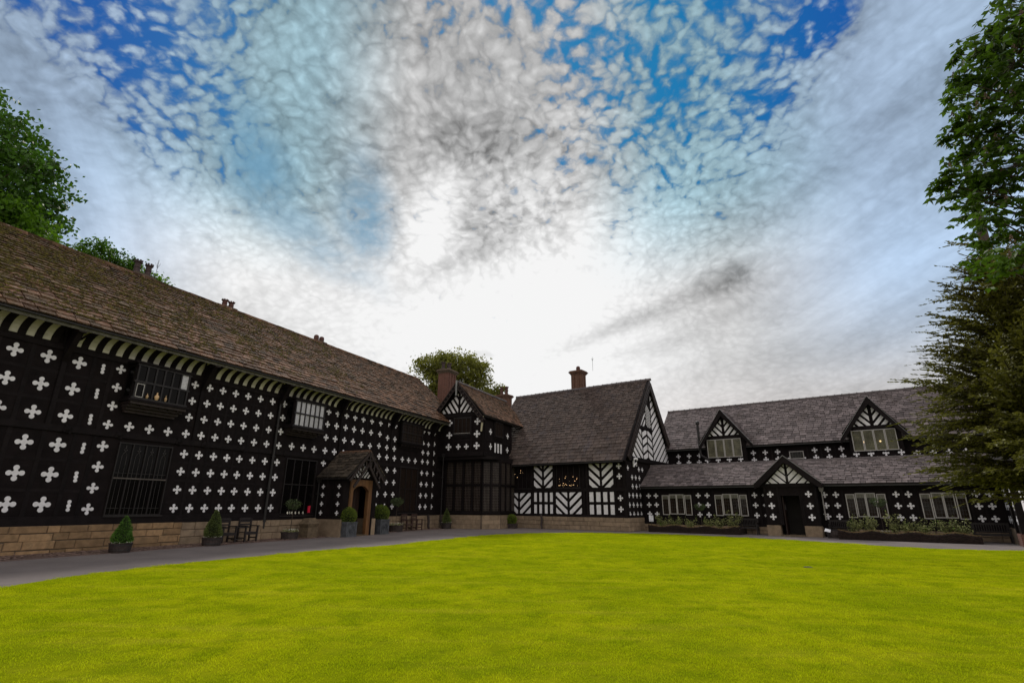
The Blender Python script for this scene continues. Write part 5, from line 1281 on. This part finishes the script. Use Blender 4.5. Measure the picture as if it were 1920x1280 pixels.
def tree(name, base, blobs, n, leaf, m, label, cat='tree', group=None, clump=.6, per=60, trunk=.35, aspect=.6, limbs=10, m2=None, up=0, droop=0, shell=.72, extra=None):
    base = np.array(base, float); e = thing(name, FW, base[0], base[1], label, cat, group, z=0)
    bl = [(b[0]-base[0], b[1]-base[1], b[2], *b[3:]) for b in blobs]
    pts, cl = crown_points(bl, n, clump, per, shell)
    if m2:
        f = rs.uniform(size=len(pts)) < .5+.4*np.sin(pts[:, 0]*1.3+pts[:, 2]*.9)
        put('crown', leaf_mesh('crown', pts[~f], leaf, m, aspect, up, droop=droop), e); put('crown', leaf_mesh('crown', pts[f], leaf, m2, aspect, up, droop=droop), e)
    else: put('crown', leaf_mesh('crown', pts, leaf, m, aspect, up, droop=droop), e)
    big = max(bl, key=lambda b: b[3]*b[4]*b[5]); top = np.array(big[:3])
    mb = MB().tube([(0, 0, -.3), tuple(top*np.array([.15, .15, .3])), tuple(top*np.array([.6, .6, .7])), tuple(top+np.array([0, 0, big[5]*.4]))], trunk, 9, trunk*.3)
    put('trunk', mb.mesh('trunk', 'bark', smooth=True), e)
    mb = MB(); idx = rs.choice(len(cl), min(len(cl), limbs*6), replace=False)
    for j, i in enumerate(idx):
        c = cl[i]; t = rs.uniform(.35, .95); s0 = top*np.array([t, t, .35+.6*t]) if j % 6 else top*.7
        mid = (s0+c)/2+rs.normal(size=3)*.15*np.linalg.norm(c-s0)*.4
        mb.tube([tuple(s0), tuple(mid), tuple(c)], trunk*(.28 if j % 6 == 0 else .12), 5, .015)
    put('branches', mb.mesh('branches', 'bark'), e)
    return e
def B(px, py, dist, rx, ry=None, rz=None):
    p = at(px, py, dist); return (p[0], p[1], p[2], rx, ry or rx, rz or rx)

# big maple behind the long wing, far left
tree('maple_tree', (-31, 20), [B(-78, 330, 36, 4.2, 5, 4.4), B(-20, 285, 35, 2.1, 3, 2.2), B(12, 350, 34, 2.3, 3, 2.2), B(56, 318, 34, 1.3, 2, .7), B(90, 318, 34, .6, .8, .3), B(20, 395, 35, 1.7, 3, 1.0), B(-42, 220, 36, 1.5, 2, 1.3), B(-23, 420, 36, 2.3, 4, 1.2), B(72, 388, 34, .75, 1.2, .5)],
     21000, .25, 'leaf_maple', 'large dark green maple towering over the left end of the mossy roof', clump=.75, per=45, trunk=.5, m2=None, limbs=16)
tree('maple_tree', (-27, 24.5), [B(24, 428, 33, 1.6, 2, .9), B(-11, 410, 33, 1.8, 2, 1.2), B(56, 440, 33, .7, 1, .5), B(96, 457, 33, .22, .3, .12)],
     7000, .2, 'leaf_bright', 'bright green lower maple foliage just above the left end of the ridge', clump=.6, per=45, trunk=.25)  # stands out by a lighter leaf colour than the big maple
tree('sycamore_tree', (-27, 31), [B(215, 495, 42, 1.5, 3, .85), B(240, 503, 42, .6, 1.5, .5), B(300, 527, 40, .45, .8, .25), B(280, 520, 40, .3, .4, .2)],
     6500, .19, 'leaf_maple', 'round topped green tree peeping over the ridge left of the dark chimney pots', clump=.45, per=45, trunk=.3, m2='leaf_bright')
tree('oak_tree', (-7.5, 62), [B(850, 715, 64, 4.2, 4, 3.6), B(825, 690, 64, 2.8, 3, 2.0), B(795, 695, 63, 1.6, 2, 1.2), B(880, 700, 64, 2.6, 3, 2.4), B(860, 680, 64, 2.2, 2, 1.5), B(900, 735, 64, 2.2, 2, 2.2)],
     17000, .30, 'leaf_oak', 'broad domed oak glowing behind the red brick chimney', clump=.85, per=40, trunk=.5, limbs=14)
tree('oak_tree', (-1.5, 60), [B(925, 742, 60, 1.2, 1.5, 1.3), B(937, 733, 60, .7, 1, .9), B(922, 755, 60, 1.2, 1.2, 1.0)], 2600, .26, 'leaf_oak', 'small clump of oak foliage beside the distant brick chimney', clump=.5, per=40, trunk=.2)

# horse chestnut overhanging at top right
def chestnut():
    D = 15.0
    spots = [(1905, 110, 1.0), (1868, 120, .6), (1822, 128, .38), (1795, 100, .22), (1845, 165, .55), (1900, 190, 1.0), (1862, 55, .15), (1905, 60, .55), (1808, 155, .28), (1790, 175, .18), (1850, 215, .65),
             (1805, 232, .42), (1782, 245, .25), (1825, 262, .5), (1880, 260, .95), (1800, 285, .28), (1850, 300, .5), (1775, 330, .28), (1765, 345, .2), (1815, 345, .3), (1845, 350, .38), (1880, 350, .75), (1822, 372, .25), (1790, 360, .22), (1850, 400, .35),
             (1890, 420, .7), (1865, 445, .45), (1900, 480, .6), (1880, 500, .3), (1940, 300, 1.5), (1950, 120, 1.4), (1950, 450, 1.2), (1838, 100, .3), (1860, 85, .4), (1950, 10, 1.2), (1935, -25, .7), (1912, 40, .4)]
    base = at(2420, 1000, 17); base[2] = 0
    e = thing('horse_chestnut_tree', FW, base[0], base[1], 'flowering horse chestnut branches overhanging the top right corner above the yew', 'tree')
    C_ = []; A = []; tips = []; brs = MB(); fl = MB()
    for (px, py, r) in spots:
        c = at(px, py, D+R(-.6, .9))-base; s0 = at(2060+R(-60, 60), py+R(20, 140), 15.5+R(0, 1.5))-base
        n = max(6, int(74*r**1.7))+5
        mid = (c+s0)/2+np.array([0, 0, R(-.1, .3)]); brs.tube([tuple(s0), tuple(mid), tuple(c)], .035, 5, .010)
        for i in range(n):
            q = c+np.clip(rs.normal(size=3), -1.5, 1.5)*np.array([r*.42, r*.8, r*.30]); tips.append(q)
            if rs.uniform() < .4: brs.tube([tuple(c+(q-c)*.1), tuple(q)], .010, 3, .005)
            ax = rs.uniform(0, 6.28); tilt = rs.uniform(.2, .9)
            for k in range(6):                        # palmate leaf: leaflets fan from one stalk and droop
                t = ax+k*1.047*.9+rs.uniform(-.1, .1); d = np.array([math.cos(t), math.sin(t), -tilt]); L = rs.uniform(.13, .20)
                d /= np.linalg.norm(d); C_.append(q+d*L*.55); A.append(d)
        if r > .25 and rs.uniform() < .75:
            for _ in range(1 if r < .5 else 3):
                p = c+rs.normal(size=3)*np.array([r*.45, r*.3, r*.2])+np.array([0, -r*.45, r*.3])
                for k in range(14): z = k/14*.24; rr = .055*(1-k/16); a = k*2.4; x = p+np.array([math.cos(a)*rr, math.sin(a)*rr, z]); fl.lathe([(0, -.02), (.022, 0), (0, .02)], tuple(x), 4)
    me = leaf_mesh('leaves', np.array(C_), .19, 'leaf_chestnut', .42, axis=np.array(A)*3); put('crown', me, e)
    put('blossom', fl.mesh('blossom', 'blossom'), e); [brs.tube([(0, 0, 7), tuple((at(2060, pp, 16)-base)*.55+np.array([0, 0, 3.2])), tuple(at(2060, pp, 16)-base)], .14, 7, .05) for pp in (120, 260, 380, 470)]; brs.tube([(0, 0, 0), (.1, 0, 4), (.3, .2, 9), (-.2, 0, 15)], .42, 10, .15); put('trunk', brs.mesh('trunk', 'bark'), e)
chestnut()

# yew at the right: long boughs with drooping feathery sprays
def yew():
    base = at(2010, 1000, 22.5); base[2] = 0
    e = thing('yew_tree', FW, base[0], base[1], 'large dark yew with feathery spreading boughs in front of the right end of the wing', 'tree')
    C_ = []; A = []; S_ = []; wood = MB()
    left = -at(2010, 800, 22.5)+at(1700, 800, 22.5); left[2] = 0; left /= np.linalg.norm(left); toward = np.array([-base[0], -base[1], 0]); toward /= np.linalg.norm(toward)
    wood.tube([(0, 0, 0), (.1, 0, 3), (0, .1, 8), (.2, 0, 14)], .42, 10, .08)
    outline = [(452, 1832, 13), (480, 1815, 13), (500, 1778, 12), (530, 1765, 12), (565, 1748, 11), (590, 1742, 11), (622, 1735, 10), (655, 1728, 10), (680, 1722, 9), (700, 1735, 9), (712, 1690, 9), (735, 1720, 8), (770, 1735, 8), (790, 1690, 7), (805, 1720, 7),
               (820, 1700, 7), (848, 1712, 6), (862, 1745, 5), (880, 1722, 5), (895, 1775, 4), (905, 1760, 4), (900, 1815, 4), (885, 1860, 4), (905, 1840, 4), (640, 1780, 9), (560, 1800, 11), (750, 1770, 7), (830, 1780, 6)]
    def bough(h, tip, sz=1.0):
        s0 = np.array([0, 0, h]); L = np.linalg.norm(tip-s0); K = 14; path = []
        sag = R(.02, .09)*L
        for i in range(K+1):
            t = i/K; p = s0+(tip-s0)*t; p = p+np.array([0, 0, sag*math.sin(math.pi*t)*1.3-.25*sag*t*t]); path.append(p)
        wood.tube([tuple(p) for p in path], .045*sz, 5, .008)
        d = (tip-s0)/L; side = np.cross(d, (0, 0, 1)); side /= np.linalg.norm(side)
        n = int(L*12)
        for i in range(n):
            t = .15+.85*i/n; p = path[min(K-1, int(t*K))]; p = p+(path[min(K, int(t*K)+1)]-p)*(t*K-int(t*K))
            s_ = 1 if i % 2 else -1; ln = R(.25, .75)*(1.12-t*.75)*sz
            dv = d*R(.35, .9)+side*s_*R(.35, .9)+np.array([0, 0, R(-.35, .30)]); dv /= np.linalg.norm(dv)
            m_ = int(ln*30)+3
            for k in range(m_):
                q = p+dv*ln*k/m_+np.array([0, 0, -.30*(ln*k/m_)**2])+rs.normal(size=3)*.022
                C_.append(q); A.append(dv*1.5+side*s_*rs.uniform(-1, 1)*.7+np.array([0, 0, -.55])); S_.append(.10)
        for k in range(10):
            q = path[-1]+d*.05*k-np.array([0, 0, .02*k]); C_.append(q); A.append(d*2); S_.append(.09)
    for (py, px, hh) in [(y+R(-14, 14)*k, x+R(4, 46)*(k > 0), h) for k in range(4) for (y, x, h) in outline]:
        tip = at(px, py, 22.5+R(-1.2, .6))-base; h = max(1.8, tip[2]-np.linalg.norm(tip[:2])*(R(.45, .8) if py < 720 else R(.0, .3))); bough(h, tip)
    for i in range(330):                              # inner and near boughs
        py = R(455, 905) if i % 3 else R(455, 720); f = np.interp(py, [440, 500, 620, 720, 800, 905], [1860, 1810, 1765, 1730, 1725, 1790]); px = R(f, 2060)
        tip = at(px, py, 22.5-R(-.5, 3.5)*min(1, (px-f)/120+.2))-base; h = max(1.6, tip[2]-np.linalg.norm(tip[:2])*(R(.35, .9) if py < 720 else R(-.1, .4))); bough(h, tip, .95)
    put('foliage', leaf_mesh('foliage', np.array(C_), np.array(S_), 'leaf_yew', .42, axis=np.array(A)*1.6), e)
    put('trunk', wood.mesh('trunk', 'bark'), e)
    return len(C_)
print('yew leaves', yew())

# ================================================================== COURTYARD OBJECTS
def shrub_shell(n, f, leaf, m, aspect=.6):
    """leaves pointing outward over a clipped shape; f() gives a point and an outward normal"""
    P = [f() for _ in range(n)]; C_ = np.array([p for p, _ in P]); A = np.array([q for _, q in P])
    return leaf_mesh('foliage', C_+rs.normal(size=C_.shape)*leaf*.35, leaf, m, aspect, axis=A*.7)
def cone_plant(name, pos, z0, h, r, leafm, tub_r, tub_h, label, group, leaf=.035, n=5000, trough=None):
    e = thing(name, FW, pos[0], pos[1], label, 'potted topiary', group)
    tb = MB().lathe([(tub_r*.88, 0), (tub_r*1.0, tub_h*.9), (tub_r*1.05, tub_h*.92), (tub_r*1.05, tub_h), (tub_r*.92, tub_h), (tub_r*.9, tub_h*.88), (0.01, tub_h*.86)], (pos[0], pos[1], 0), 20)
    if trough:
        tb = MB().xz([(pos[0]-trough*.9, 0), (pos[0]+trough*.9, 0), (pos[0]+trough, tub_h), (pos[0]-trough, tub_h)], pos[1]-.2, pos[1]+.2)
    t = part('tub', tb, 'tub_wood', e, smooth=False)
    if not trough:
        for z in (.22, .74): part('hoop', MB().lathe([(tub_r*(.905+.11*z), tub_h*z), (tub_r*(.93+.11*z), tub_h*z+.005), (tub_r*(.93+.11*z), tub_h*z+.03), (tub_r*(.905+.11*z), tub_h*z+.035)], (pos[0], pos[1], 0), 20), 'iron', t)
    prof = lambda t: r*(.80+.35*min(1, t*5)-.15*min(1, t*5))*((1-t)**.72)*(1.0 if t > .06 else .85)
    def f():
        t = 1-math.sqrt(random.random()) if random.random() < .8 else random.random(); a = R(0, 6.283); rr = prof(t)*(1+.10*math.sin(a*3+t*9)+R(-.08, .08)); return (np.array([rr*math.cos(a), rr*math.sin(a), z0+t*h]), np.array([math.cos(a), math.sin(a), .6]))
    put('foliage', shrub_shell(n, f, leaf, leafm), e)
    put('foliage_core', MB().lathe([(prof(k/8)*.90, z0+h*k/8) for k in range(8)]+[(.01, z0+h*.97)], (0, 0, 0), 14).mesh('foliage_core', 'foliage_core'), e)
    # little flowers round the rim
    fm = [(np.array([tub_r*.85*math.cos(a), tub_r*.85*math.sin(a), tub_h+R(0, .05)]), np.array([0, 0, 1])) for a in np.linspace(0, 6.28, 60)] if not trough else None
    if fm: put('rim_flowers', leaf_mesh('rim_flowers', np.array([p for p, _ in fm])+rs.normal(size=(60, 3))*.02, .035, 'small_flower', .8), e)
    return e
cone_plant('potted_topiary', FL.w(11.55, 19.98), .30, .88, .34, 'leaf_bright_cone', .335, .31, 'bright green bushy cone in a dark round tub, the nearest on the left', 'clipped cones in tubs', n=5200)
cone_plant('potted_topiary', FL.w(15.05, 20.15), .31, 1.06, .36, 'leaf_cone', .37, .32, 'tall dark green clipped cone beside the companion seat', 'clipped cones in tubs', n=6500)
cone_plant('potted_topiary', FL.w(33.25, 20.45), .38, .98, .33, 'leaf_cone', .36, .40, 'small clipped cone in a tub by the corner bay', 'clipped cones in tubs', n=4000, leaf=.045)

def ball_plant(pos, rz, r, zc, box, label, name='potted_topiary', group='clipped balls in lead planters'):
    e = thing(name, FL, *pos, label, 'potted topiary', group); u, o = pos; w_, h = box
    def f():
        d = rs.normal(size=3); d /= np.linalg.norm(d); d[2] = abs(d[2])*(1 if R(0, 1) < .72 else -1); return (np.array([d[0]*r, d[1]*r, zc+d[2]*r*.92])*(1+R(-.03, .03)), d)
    put('foliage', shrub_shell(7000, f, .04, 'leaf_box'), e)
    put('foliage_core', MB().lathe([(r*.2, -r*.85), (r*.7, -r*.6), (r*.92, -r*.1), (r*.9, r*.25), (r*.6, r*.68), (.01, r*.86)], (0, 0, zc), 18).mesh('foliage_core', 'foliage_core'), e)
    mb = MB().box(u-w_, u+w_, o-w_, o+w_, 0.02, h); pl = part('lead_planter', mb, 'lead_planter', e)
    rim = MB(); 
    for (z0, z1, ex) in ((0, .05, .02), (h-.07, h-.03, .03), (h-.03, h, .015)): rim.box(u-w_-ex, u+w_+ex, o-w_-ex, o+w_+ex, z0, z1)
    part('rim', rim, 'lead_planter', pl)
    emb = MB()                                        # round moulded emblem on the two faces one sees
    def ring(R0, R1, dep, face):
        K = 16
        for k in range(K):
            a, b_ = 2*math.pi*k/K, 2*math.pi*(k+1)/K; q = [(R0*math.cos(a), R0*math.sin(a)), (R1*math.cos(a), R1*math.sin(a)), (R1*math.cos(b_), R1*math.sin(b_)), (R0*math.cos(b_), R0*math.sin(b_))]
            if face == 0: emb.xz([(u+x, h*.5+z) for x, z in q], o-w_-dep, o-w_+.002)
            else: emb.yz([(o+x, h*.5+z) for x, z in q], u-w_-dep, u-w_+.002)
    for fc in (0, 1):
        ring(.17, .20, .03, fc); ring(.10, .12, .03, fc); ring(.0, .045, .04, fc)
        for k in range(5):
            a = k*1.257+.3; x, z = .145*math.cos(a), .145*math.sin(a); q = [(x-.02, z-.02), (x+.02, z-.02), (x+.02, z+.02), (x-.02, z+.02)]
            (emb.xz([(u+s, h*.5+t) for s, t in q], o-w_-.03, o-w_+.002) if fc == 0 else emb.yz([(o+s, h*.5+t) for s, t in q], u-w_-.03, u-w_+.002))
        for s in (-1, 1):
            if fc == 0: emb.box(u+s*.26-.012, u+s*.26+.012, o-w_-.02, o-w_+.002, .08, h-.1)
            else: emb.box(u-w_-.02, u-w_+.002, o+s*.26-.012, o+s*.26+.012, .08, h-.1)
    part('emblem', emb, 'lead_planter', pl)
    return e
ball_plant((22.35, 19.85), 0, .50, .98, (.40, .74), 'clipped green ball in a square lead planter left of the oak arch')
ball_plant((25.45, 20.15), 0, .52, 1.08, (.40, .80), 'clipped green ball in a square lead planter right of the oak arch')
# ball in a trough against the hall
p = FH.w(-23.5, 33.0); e = thing('potted_topiary', FH, -23.5, 32.6, 'small clipped ball in a low wooden trough against the hall plinth', 'potted topiary', 'clipped balls')
part('trough', MB().xz([(-23.88, 0), (-23.12, 0), (-23.08, .34), (-23.92, .34)], 32.35, 32.8), 'tub_wood', e)
def fb():
    d = rs.normal(size=3); d /= np.linalg.norm(d); return (np.array([d[0]*.40, d[1]*.34, .62+d[2]*.34]), d)
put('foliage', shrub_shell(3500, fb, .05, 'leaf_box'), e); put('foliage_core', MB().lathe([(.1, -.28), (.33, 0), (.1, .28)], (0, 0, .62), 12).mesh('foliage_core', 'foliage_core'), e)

def standard(pos, fr, label, h, r, tub_r, leafm='leaf_bay', n=900, tub_h=.34, group='small standard trees in tubs', leafs=.07):
    u, o = pos; e = thing('standard_tree', fr, u, o, label, 'potted tree', group)
    part('tub', MB().lathe([(tub_r*.9, 0), (tub_r, tub_h*.9), (tub_r*1.06, tub_h*.92), (tub_r*1.06, tub_h), (tub_r*.9, tub_h*.99), (.01, tub_h*.95)], (u, o, 0), 18), 'tub_wood', e)
    part('stem', MB().tube([(u, o, tub_h*.9), (u+.02, o, h*.6), (u, o, h)], .018, 6, .01), 'bark', e)
    P = rs.normal(size=(n, 3)); P /= np.linalg.norm(P, axis=1)[:, None]; P *= (r*rs.uniform(.3, 1.1, n)**.6)[:, None]; P[:, 2] *= .75; P[:, 2] += h+.02
    P[:, 0] += np.sign(P[:, 0])*.12*rs.uniform(0, 1, n)*(P[:, 2] > h)
    put('foliage', leaf_mesh('foliage', P, leafs, leafm, .45), e)
    br = MB()
    for k in range(9): a = k*.7; br.tube([(u, o, h-.1), (u+r*.7*math.cos(a), o+r*.7*math.sin(a), h+R(0, .25))], .007, 4)
    part('branches', br, 'bark', e)
    n2 = 160; a = rs.uniform(0, 6.28, n2); rr = tub_r*rs.uniform(.3, 1, n2)
    put('bedding', leaf_mesh('bedding', np.stack([rr*np.cos(a), rr*np.sin(a), tub_h+rs.uniform(0, .10, n2)], 1), .06, 'leaf_rose', .7), e)
    put('bedding', leaf_mesh('bedding', np.stack([rr*np.cos(a+1), rr*np.sin(a+1), tub_h+.04+rs.uniform(0, .10, n2)], 1)[:70], .045, 'small_flower', .9), e)
standard((19.35, 20.55), FL, 'spindly little standard tree in a low tub before the dark window', 1.55, .34, .40, n=520)
standard((28.1, 20.98), FL, 'loose standard shrub in a tub left of the right companion seat', 1.75, .38, .48, n=800, tub_h=.38)
standard((-10.6, 35.45), FH, 'dark round headed standard tree between the two left windows of the corridor', 1.55, .30, .28, n=900, tub_h=.3, leafs=.06)
standard((-1.05, 35.25), FH, 'dark round headed standard tree right of the third corridor window', 1.85, .34, .28, n=1000, tub_h=.3, leafs=.06)

def slat_bench(fr, u0, u1, o, label, m='bench_wood', seat=.43, back=.92, slats='v', group='slatted garden benches', depth=.5):
    e = thing('garden_bench', fr, (u0+u1)/2, o, label, 'bench', group)
    for x in (u0, u1-.06):
        part('leg', MB().box(x, x+.06, o-depth, o-depth+.06, 0, seat+.22), m, e); part('leg', MB().box(x, x+.06, o-.06, o, 0, back), m, e)
        part('armrest', MB().box(x-.01, x+.07, o-depth-.03, o-.061, seat+.221, seat+.26), m, e)
    for k in range(5): part('seat_slat', MB().box(u0+.061, u1-.061, o-depth+.02+k*.09, o-depth+.09+k*.09, seat-.03, seat), m, e)
    part('seat_rail', MB().box(u0+.061, u1-.061, o-depth+.005, o-depth+.019, seat-.10, seat-.031), m, e)
    part('top_rail', MB().box(u0+.061, u1-.061, o-.05, o-.01, back-.09, back), m, e); part('lower_rail', MB().box(u0+.061, u1-.061, o-.05, o-.01, seat+.06, seat+.11), m, e)
    n = int((u1-u0)/.095)
    if slats == 'v':
        for k in range(n): x = u0+.09+k*(u1-u0-.18)/max(1, n-1); part('back_slat', MB().box(x-.018, x+.018, o-.045, o-.015, seat+.111, back-.091), m, e)
    else:
        for z in (seat+.18, seat+.28): part('back_slat', MB().box(u0+.061, u1-.061, o-.045, o-.015, z, z+.07), m, e)
    return e
slat_bench(FH, -8.9, -7.35, 36.15, 'dark slatted garden bench between the rose bed and the porch')
slat_bench(FH, 2.6, 4.0, 35.6, 'dark slatted garden bench at the far right under the quatrefoils')
slat_bench(FH, -3.6, -2.5, 36.15, 'dark slatted bench half hidden behind the roses right of the porch')
def companion(fr, u, o, label, m, gap=.38, w_=.56):
    """two chairs joined by a little table"""
    e = thing('companion_seat', fr, u, o, label, 'bench', 'companion seats')
    L = 2*w_+gap; u0 = u-L/2
    for x0 in (u0, u0+w_+gap):
        for x in (x0, x0+w_-.06):
            part('leg', MB().box(x, x+.06, o-.52, o-.46, 0, .66), m, e); part('leg', MB().box(x, x+.06, o-.06, o, 0, 1.0), m, e)
            part('armrest', MB().box(x-.02, x+.08, o-.56, o-.061, .661, .70), m, e)
            part('stretcher', MB().box(x+.01, x+.05, o-.459, o-.061, .16, .21), m, e)
        for k in range(5): part('seat_slat', MB().box(x0+.061, x0+w_-.061, o-.5+k*.09, o-.43+k*.09, .40, .43), m, e)
        part('front_rail', MB().box(x0+.061, x0+w_-.061, o-.515, o-.501, .32, .40), m, e)
        for z in (.58, .70, .82, .92): part('back_slat', MB().box(x0+.061, x0+w_-.061, o-.05, o-.02, z, z+(.07 if z < .9 else .09)), m, e)
    part('table_top', MB().box(u0+w_+.07, u0+w_+gap-.07, o-.5, o-.08, .60, .63), m, e)
    part('low_shelf', MB().box(u0+w_+.001, u0+w_+gap-.001, o-.4, o-.2, .12, .15), m, e)
companion(FL, 16.65, 21.05, 'black wooden companion seat with joining table right of the tall dark cone', 'bench_wood', .42, .66)
companion(FL, 29.9, 21.3, 'brown wooden companion seat with joining table right of the oak arched porch', 'bench_oak', .5, .62)
# stone pedestal and block near the porch
e = thing('stone_pedestal', FL, 20.75, 20.9, 'weathered stone block with a faceted cap against the plinth left of the porch', 'pedestal')
u, o = 20.7, 20.75
part('base', MB().box(u-.33, u+.33, o-.3, o+.3, 0, .50), 'carved_stone', e)
part('cap', MB().loop([(u-.30, o-.27, .50), (u+.30, o-.27, .50), (u+.30, o+.27, .50), (u-.30, o+.27, .50)], [(u-.40, o-.33, .66), (u+.38, o-.33, .68), (u+.38, o+.3, .68), (u-.40, o+.3, .66)]).loop([(u-.40, o-.33, .661), (u+.38, o-.33, .681), (u+.38, o+.3, .681), (u-.40, o+.3, .661)], [(u-.22, o-.2, .92), (u+.20, o-.18, .94), (u+.2, o+.2, .94), (u-.22, o+.2, .92)]), 'carved_stone', e)
single('stone_finial', MB().lathe([(.26, 0), (.30, .1), (.16, .28), (.24, .36), (.10, .44)], (24.98, 20.75, .62), 6).box(24.7, 25.26, 20.5, 21.0, 0, .62), 'pale_sandstone', 'hexagonal carved stone on a block just right of the oak arch', 'stone block', FL, 24.98, 20.75)
single('water_bottle', MB().box(21.27, 21.40, 21.50, 21.56, 1.18, 1.52), 'red_paint', 'small bright red packet standing on the dark window sill left of the porch', 'packet', FL, 21.33, 21.5)
ORN = ['leftmost small pale ornament on the dark window sill left of the porch', 'small pale ornament second from the left on the dark window sill', 'small pale ornament third from the left on the dark window sill', 'small pale ornament fourth from the left on the dark window sill', 'small pale ornament fifth from the left on the dark window sill', 'small pale ornament sixth from the left on the dark window sill', 'small pale ornament nearest the red packet on the dark window sill']
u = 19.7
for k in range(7):
    u += R(.12, .32)
    if u > 21.1: break
    single('ornament', MB().lathe([(.03, 0), (.045, .05), (.02, .10), (.03, .13)], (u, 21.52, 1.12), 8), 'small_flower', 'small pale ornament on the dark window sill, number '+str(k) if False else ORN[k], 'ornament', FL, u, 21.52, group='ornaments on the dark window sill')

# rose beds behind wavy wicker edging
def rose_bed(u0, u1, o0, o1, label, scal, seed, fr=FH):
    r = random.Random(seed)
    e = thing('flower_bed', fr, (u0+u1)/2, (o0+o1)/2, label, 'flower bed', 'flower beds with wicker edging')
    part('soil', MB().box(u0+.05, u1-.05, o0+.05, o1-.05, 0, .30), 'soil', e)
    top = lambda u: .40+.06*math.cos((u-u0)/(u1-u0)*2*math.pi*scal+.4)
    wk = MB(); n = int((u1-u0)/.055)
    for lay in range(9):                              # woven withies
        path = []
        for k in range(0, n+1, 2):
            u = u0+(u1-u0)*k/n; path.append((u, o0+(.014 if (k//2+lay) % 2 else -.014), .03+(top(u)-.05)*lay/8.5))
        wk.tube(path, .026, 4)
    for s_, uu in ((0, u0), (1, u1)):
        for lay in range(9): wk.tube([(uu, o0+.05, .03+.37*lay/9), (uu, o1, .03+.37*lay/9)], .026, 4)
    part('woven_edging', wk, 'wicker', e)
    st = MB(); u = u0
    while u < u1: st.tube([(u, o0, 0), (u, o0, top(u)+R(.0, .05))], .018, 5); u += .30
    part('stakes', st, 'wicker', e)
    rp = [(u0+(u1-u0)*k/60, o0-.04, top(u0+(u1-u0)*k/60)+.03) for k in range(61)]
    part('rope', MB().tube(rp, .016, 5), 'rope', e)
    return e
def rose(fr, u, o, h, r_, n, label, flowers=3):
    e = thing('rose_bush', fr, u, o, label, 'bush', 'rose bushes in the wicker edged beds', z=0)
    st = MB(); P = []
    for k in range(7):
        a = R(0, 6.28); l = R(.3, 1.0)*r_; hh = .30+(h-.30)*R(.35, 1.08); tip = np.array([l*math.cos(a), l*math.sin(a)*.6, hh]); st.tube([(0, 0, .3), (tip[0]*.5, tip[1]*.5, .3+(hh-.3)*.6), tuple(tip)], .010, 4, .005)
        m_ = n//7; t = rs.uniform(.25, 1.05, m_)[:, None]; P.append(np.array([0, 0, .3])+(tip-np.array([0, 0, .3]))*t+rs.normal(size=(m_, 3))*.09)
    P = np.concatenate(P); put('stems', st.mesh('stems', 'bark'), e); put('foliage', leaf_mesh('foliage', P, .085, 'leaf_rose', .7, up=.6), e)
    f2 = P[rs.choice(len(P), 26)]+np.array([0, -.04, .05]); put('young_leaves', leaf_mesh('young_leaves', f2, .07, 'leaf_bright', .6), e)
rose_bed(-13.8, -8.1, 34.55, 36.1, 'long flower bed with a wavy brown wicker edge left of the gabled porch', 3, 1)
rose_bed(-3.0, 2.75, 33.7, 35.6, 'long flower bed with a scalloped wicker edge and rope right of the gabled porch', 3.5, 2)
places = ['at the left end of the left bed', 'under the first corridor window', 'between the first window and the dark standard tree', 'right of the dark standard tree', 'under the second corridor window', 'tallest at the right end of the left bed']
for i, (u, h, r_) in enumerate(((-13.1, .98, .62), (-12.1, 1.05, .55), (-11.2, .92, .5), (-10.1, .92, .42), (-9.45, 1.0, .5), (-8.6, 1.2, .62))): rose(FH, u, 35.2, h*1.0, r_, 460, 'leafy rose bush '+places[i])
places = ['leftmost in the right bed below the window', 'second in the right bed', 'tall in the middle of the right bed', 'low and sparse in the middle of the right bed', 'just left of the last window', 'rightmost and fullest under the last window', 'spreading at the right end of the right bed']
for i, (u, h, r_) in enumerate(((-2.4, 1.12, .62), (-1.6, 1.15, .6), (-.55, 1.2, .5), (-.0, .85, .5), (.6, .98, .5), (1.55, 1.12, .6), (2.2, 1.05, .55))): rose(FH, u, 34.4, h*1.0, r_, 480, 'leafy rose bush '+places[i])
# sign boards
e = thing('notice_board', FH, -14.0, 35.6, 'small white notice standing at the left end of the rose bed by the hall corner', 'sign')
part('board', MB().box(-14.12, -13.82, 35.55, 35.58, .62, 1.02), 'white_sign', e); part('post', MB().box(-14.0, -13.95, 35.581, 35.62, 0, .95), 'iron', e)
e = thing('barrel_planter', FH, -3.35, 35.0, 'low wooden barrel planter with a small tilted white sign right of the porch', 'planter')
part('barrel', MB().lathe([(.33, 0), (.38, .18), (.36, .36), (.32, .36), (.31, .30), (.01, .3)], (-3.3, 34.9, 0), 16), 'tub_wood', e)
part('sign', MB().loop([(-3.72, 34.45, .36), (-3.44, 34.45, .30), (-3.44, 34.47, .30), (-3.72, 34.47, .36)], [(-3.66, 34.52, .50), (-3.40, 34.52, .44), (-3.40, 34.54, .44), (-3.66, 34.54, .50)]), 'white_sign', e)
part('stake', MB().box(-3.57, -3.54, 34.5, 34.53, 0, .4), 'iron', e)
p_ = at(1516, 1066, 1); g = ray(1516, 1066); t = -EYE/g[2]
single('manhole_cover', MB().lathe([(.12, 0), (.12, .012), (.10, .016), (.01, .016)], (g[0]*t, g[1]*t, .037), 16), 'iron', 'small dark drain cover set in the lawn', 'drain cover', FW, g[0]*t, g[1]*t)
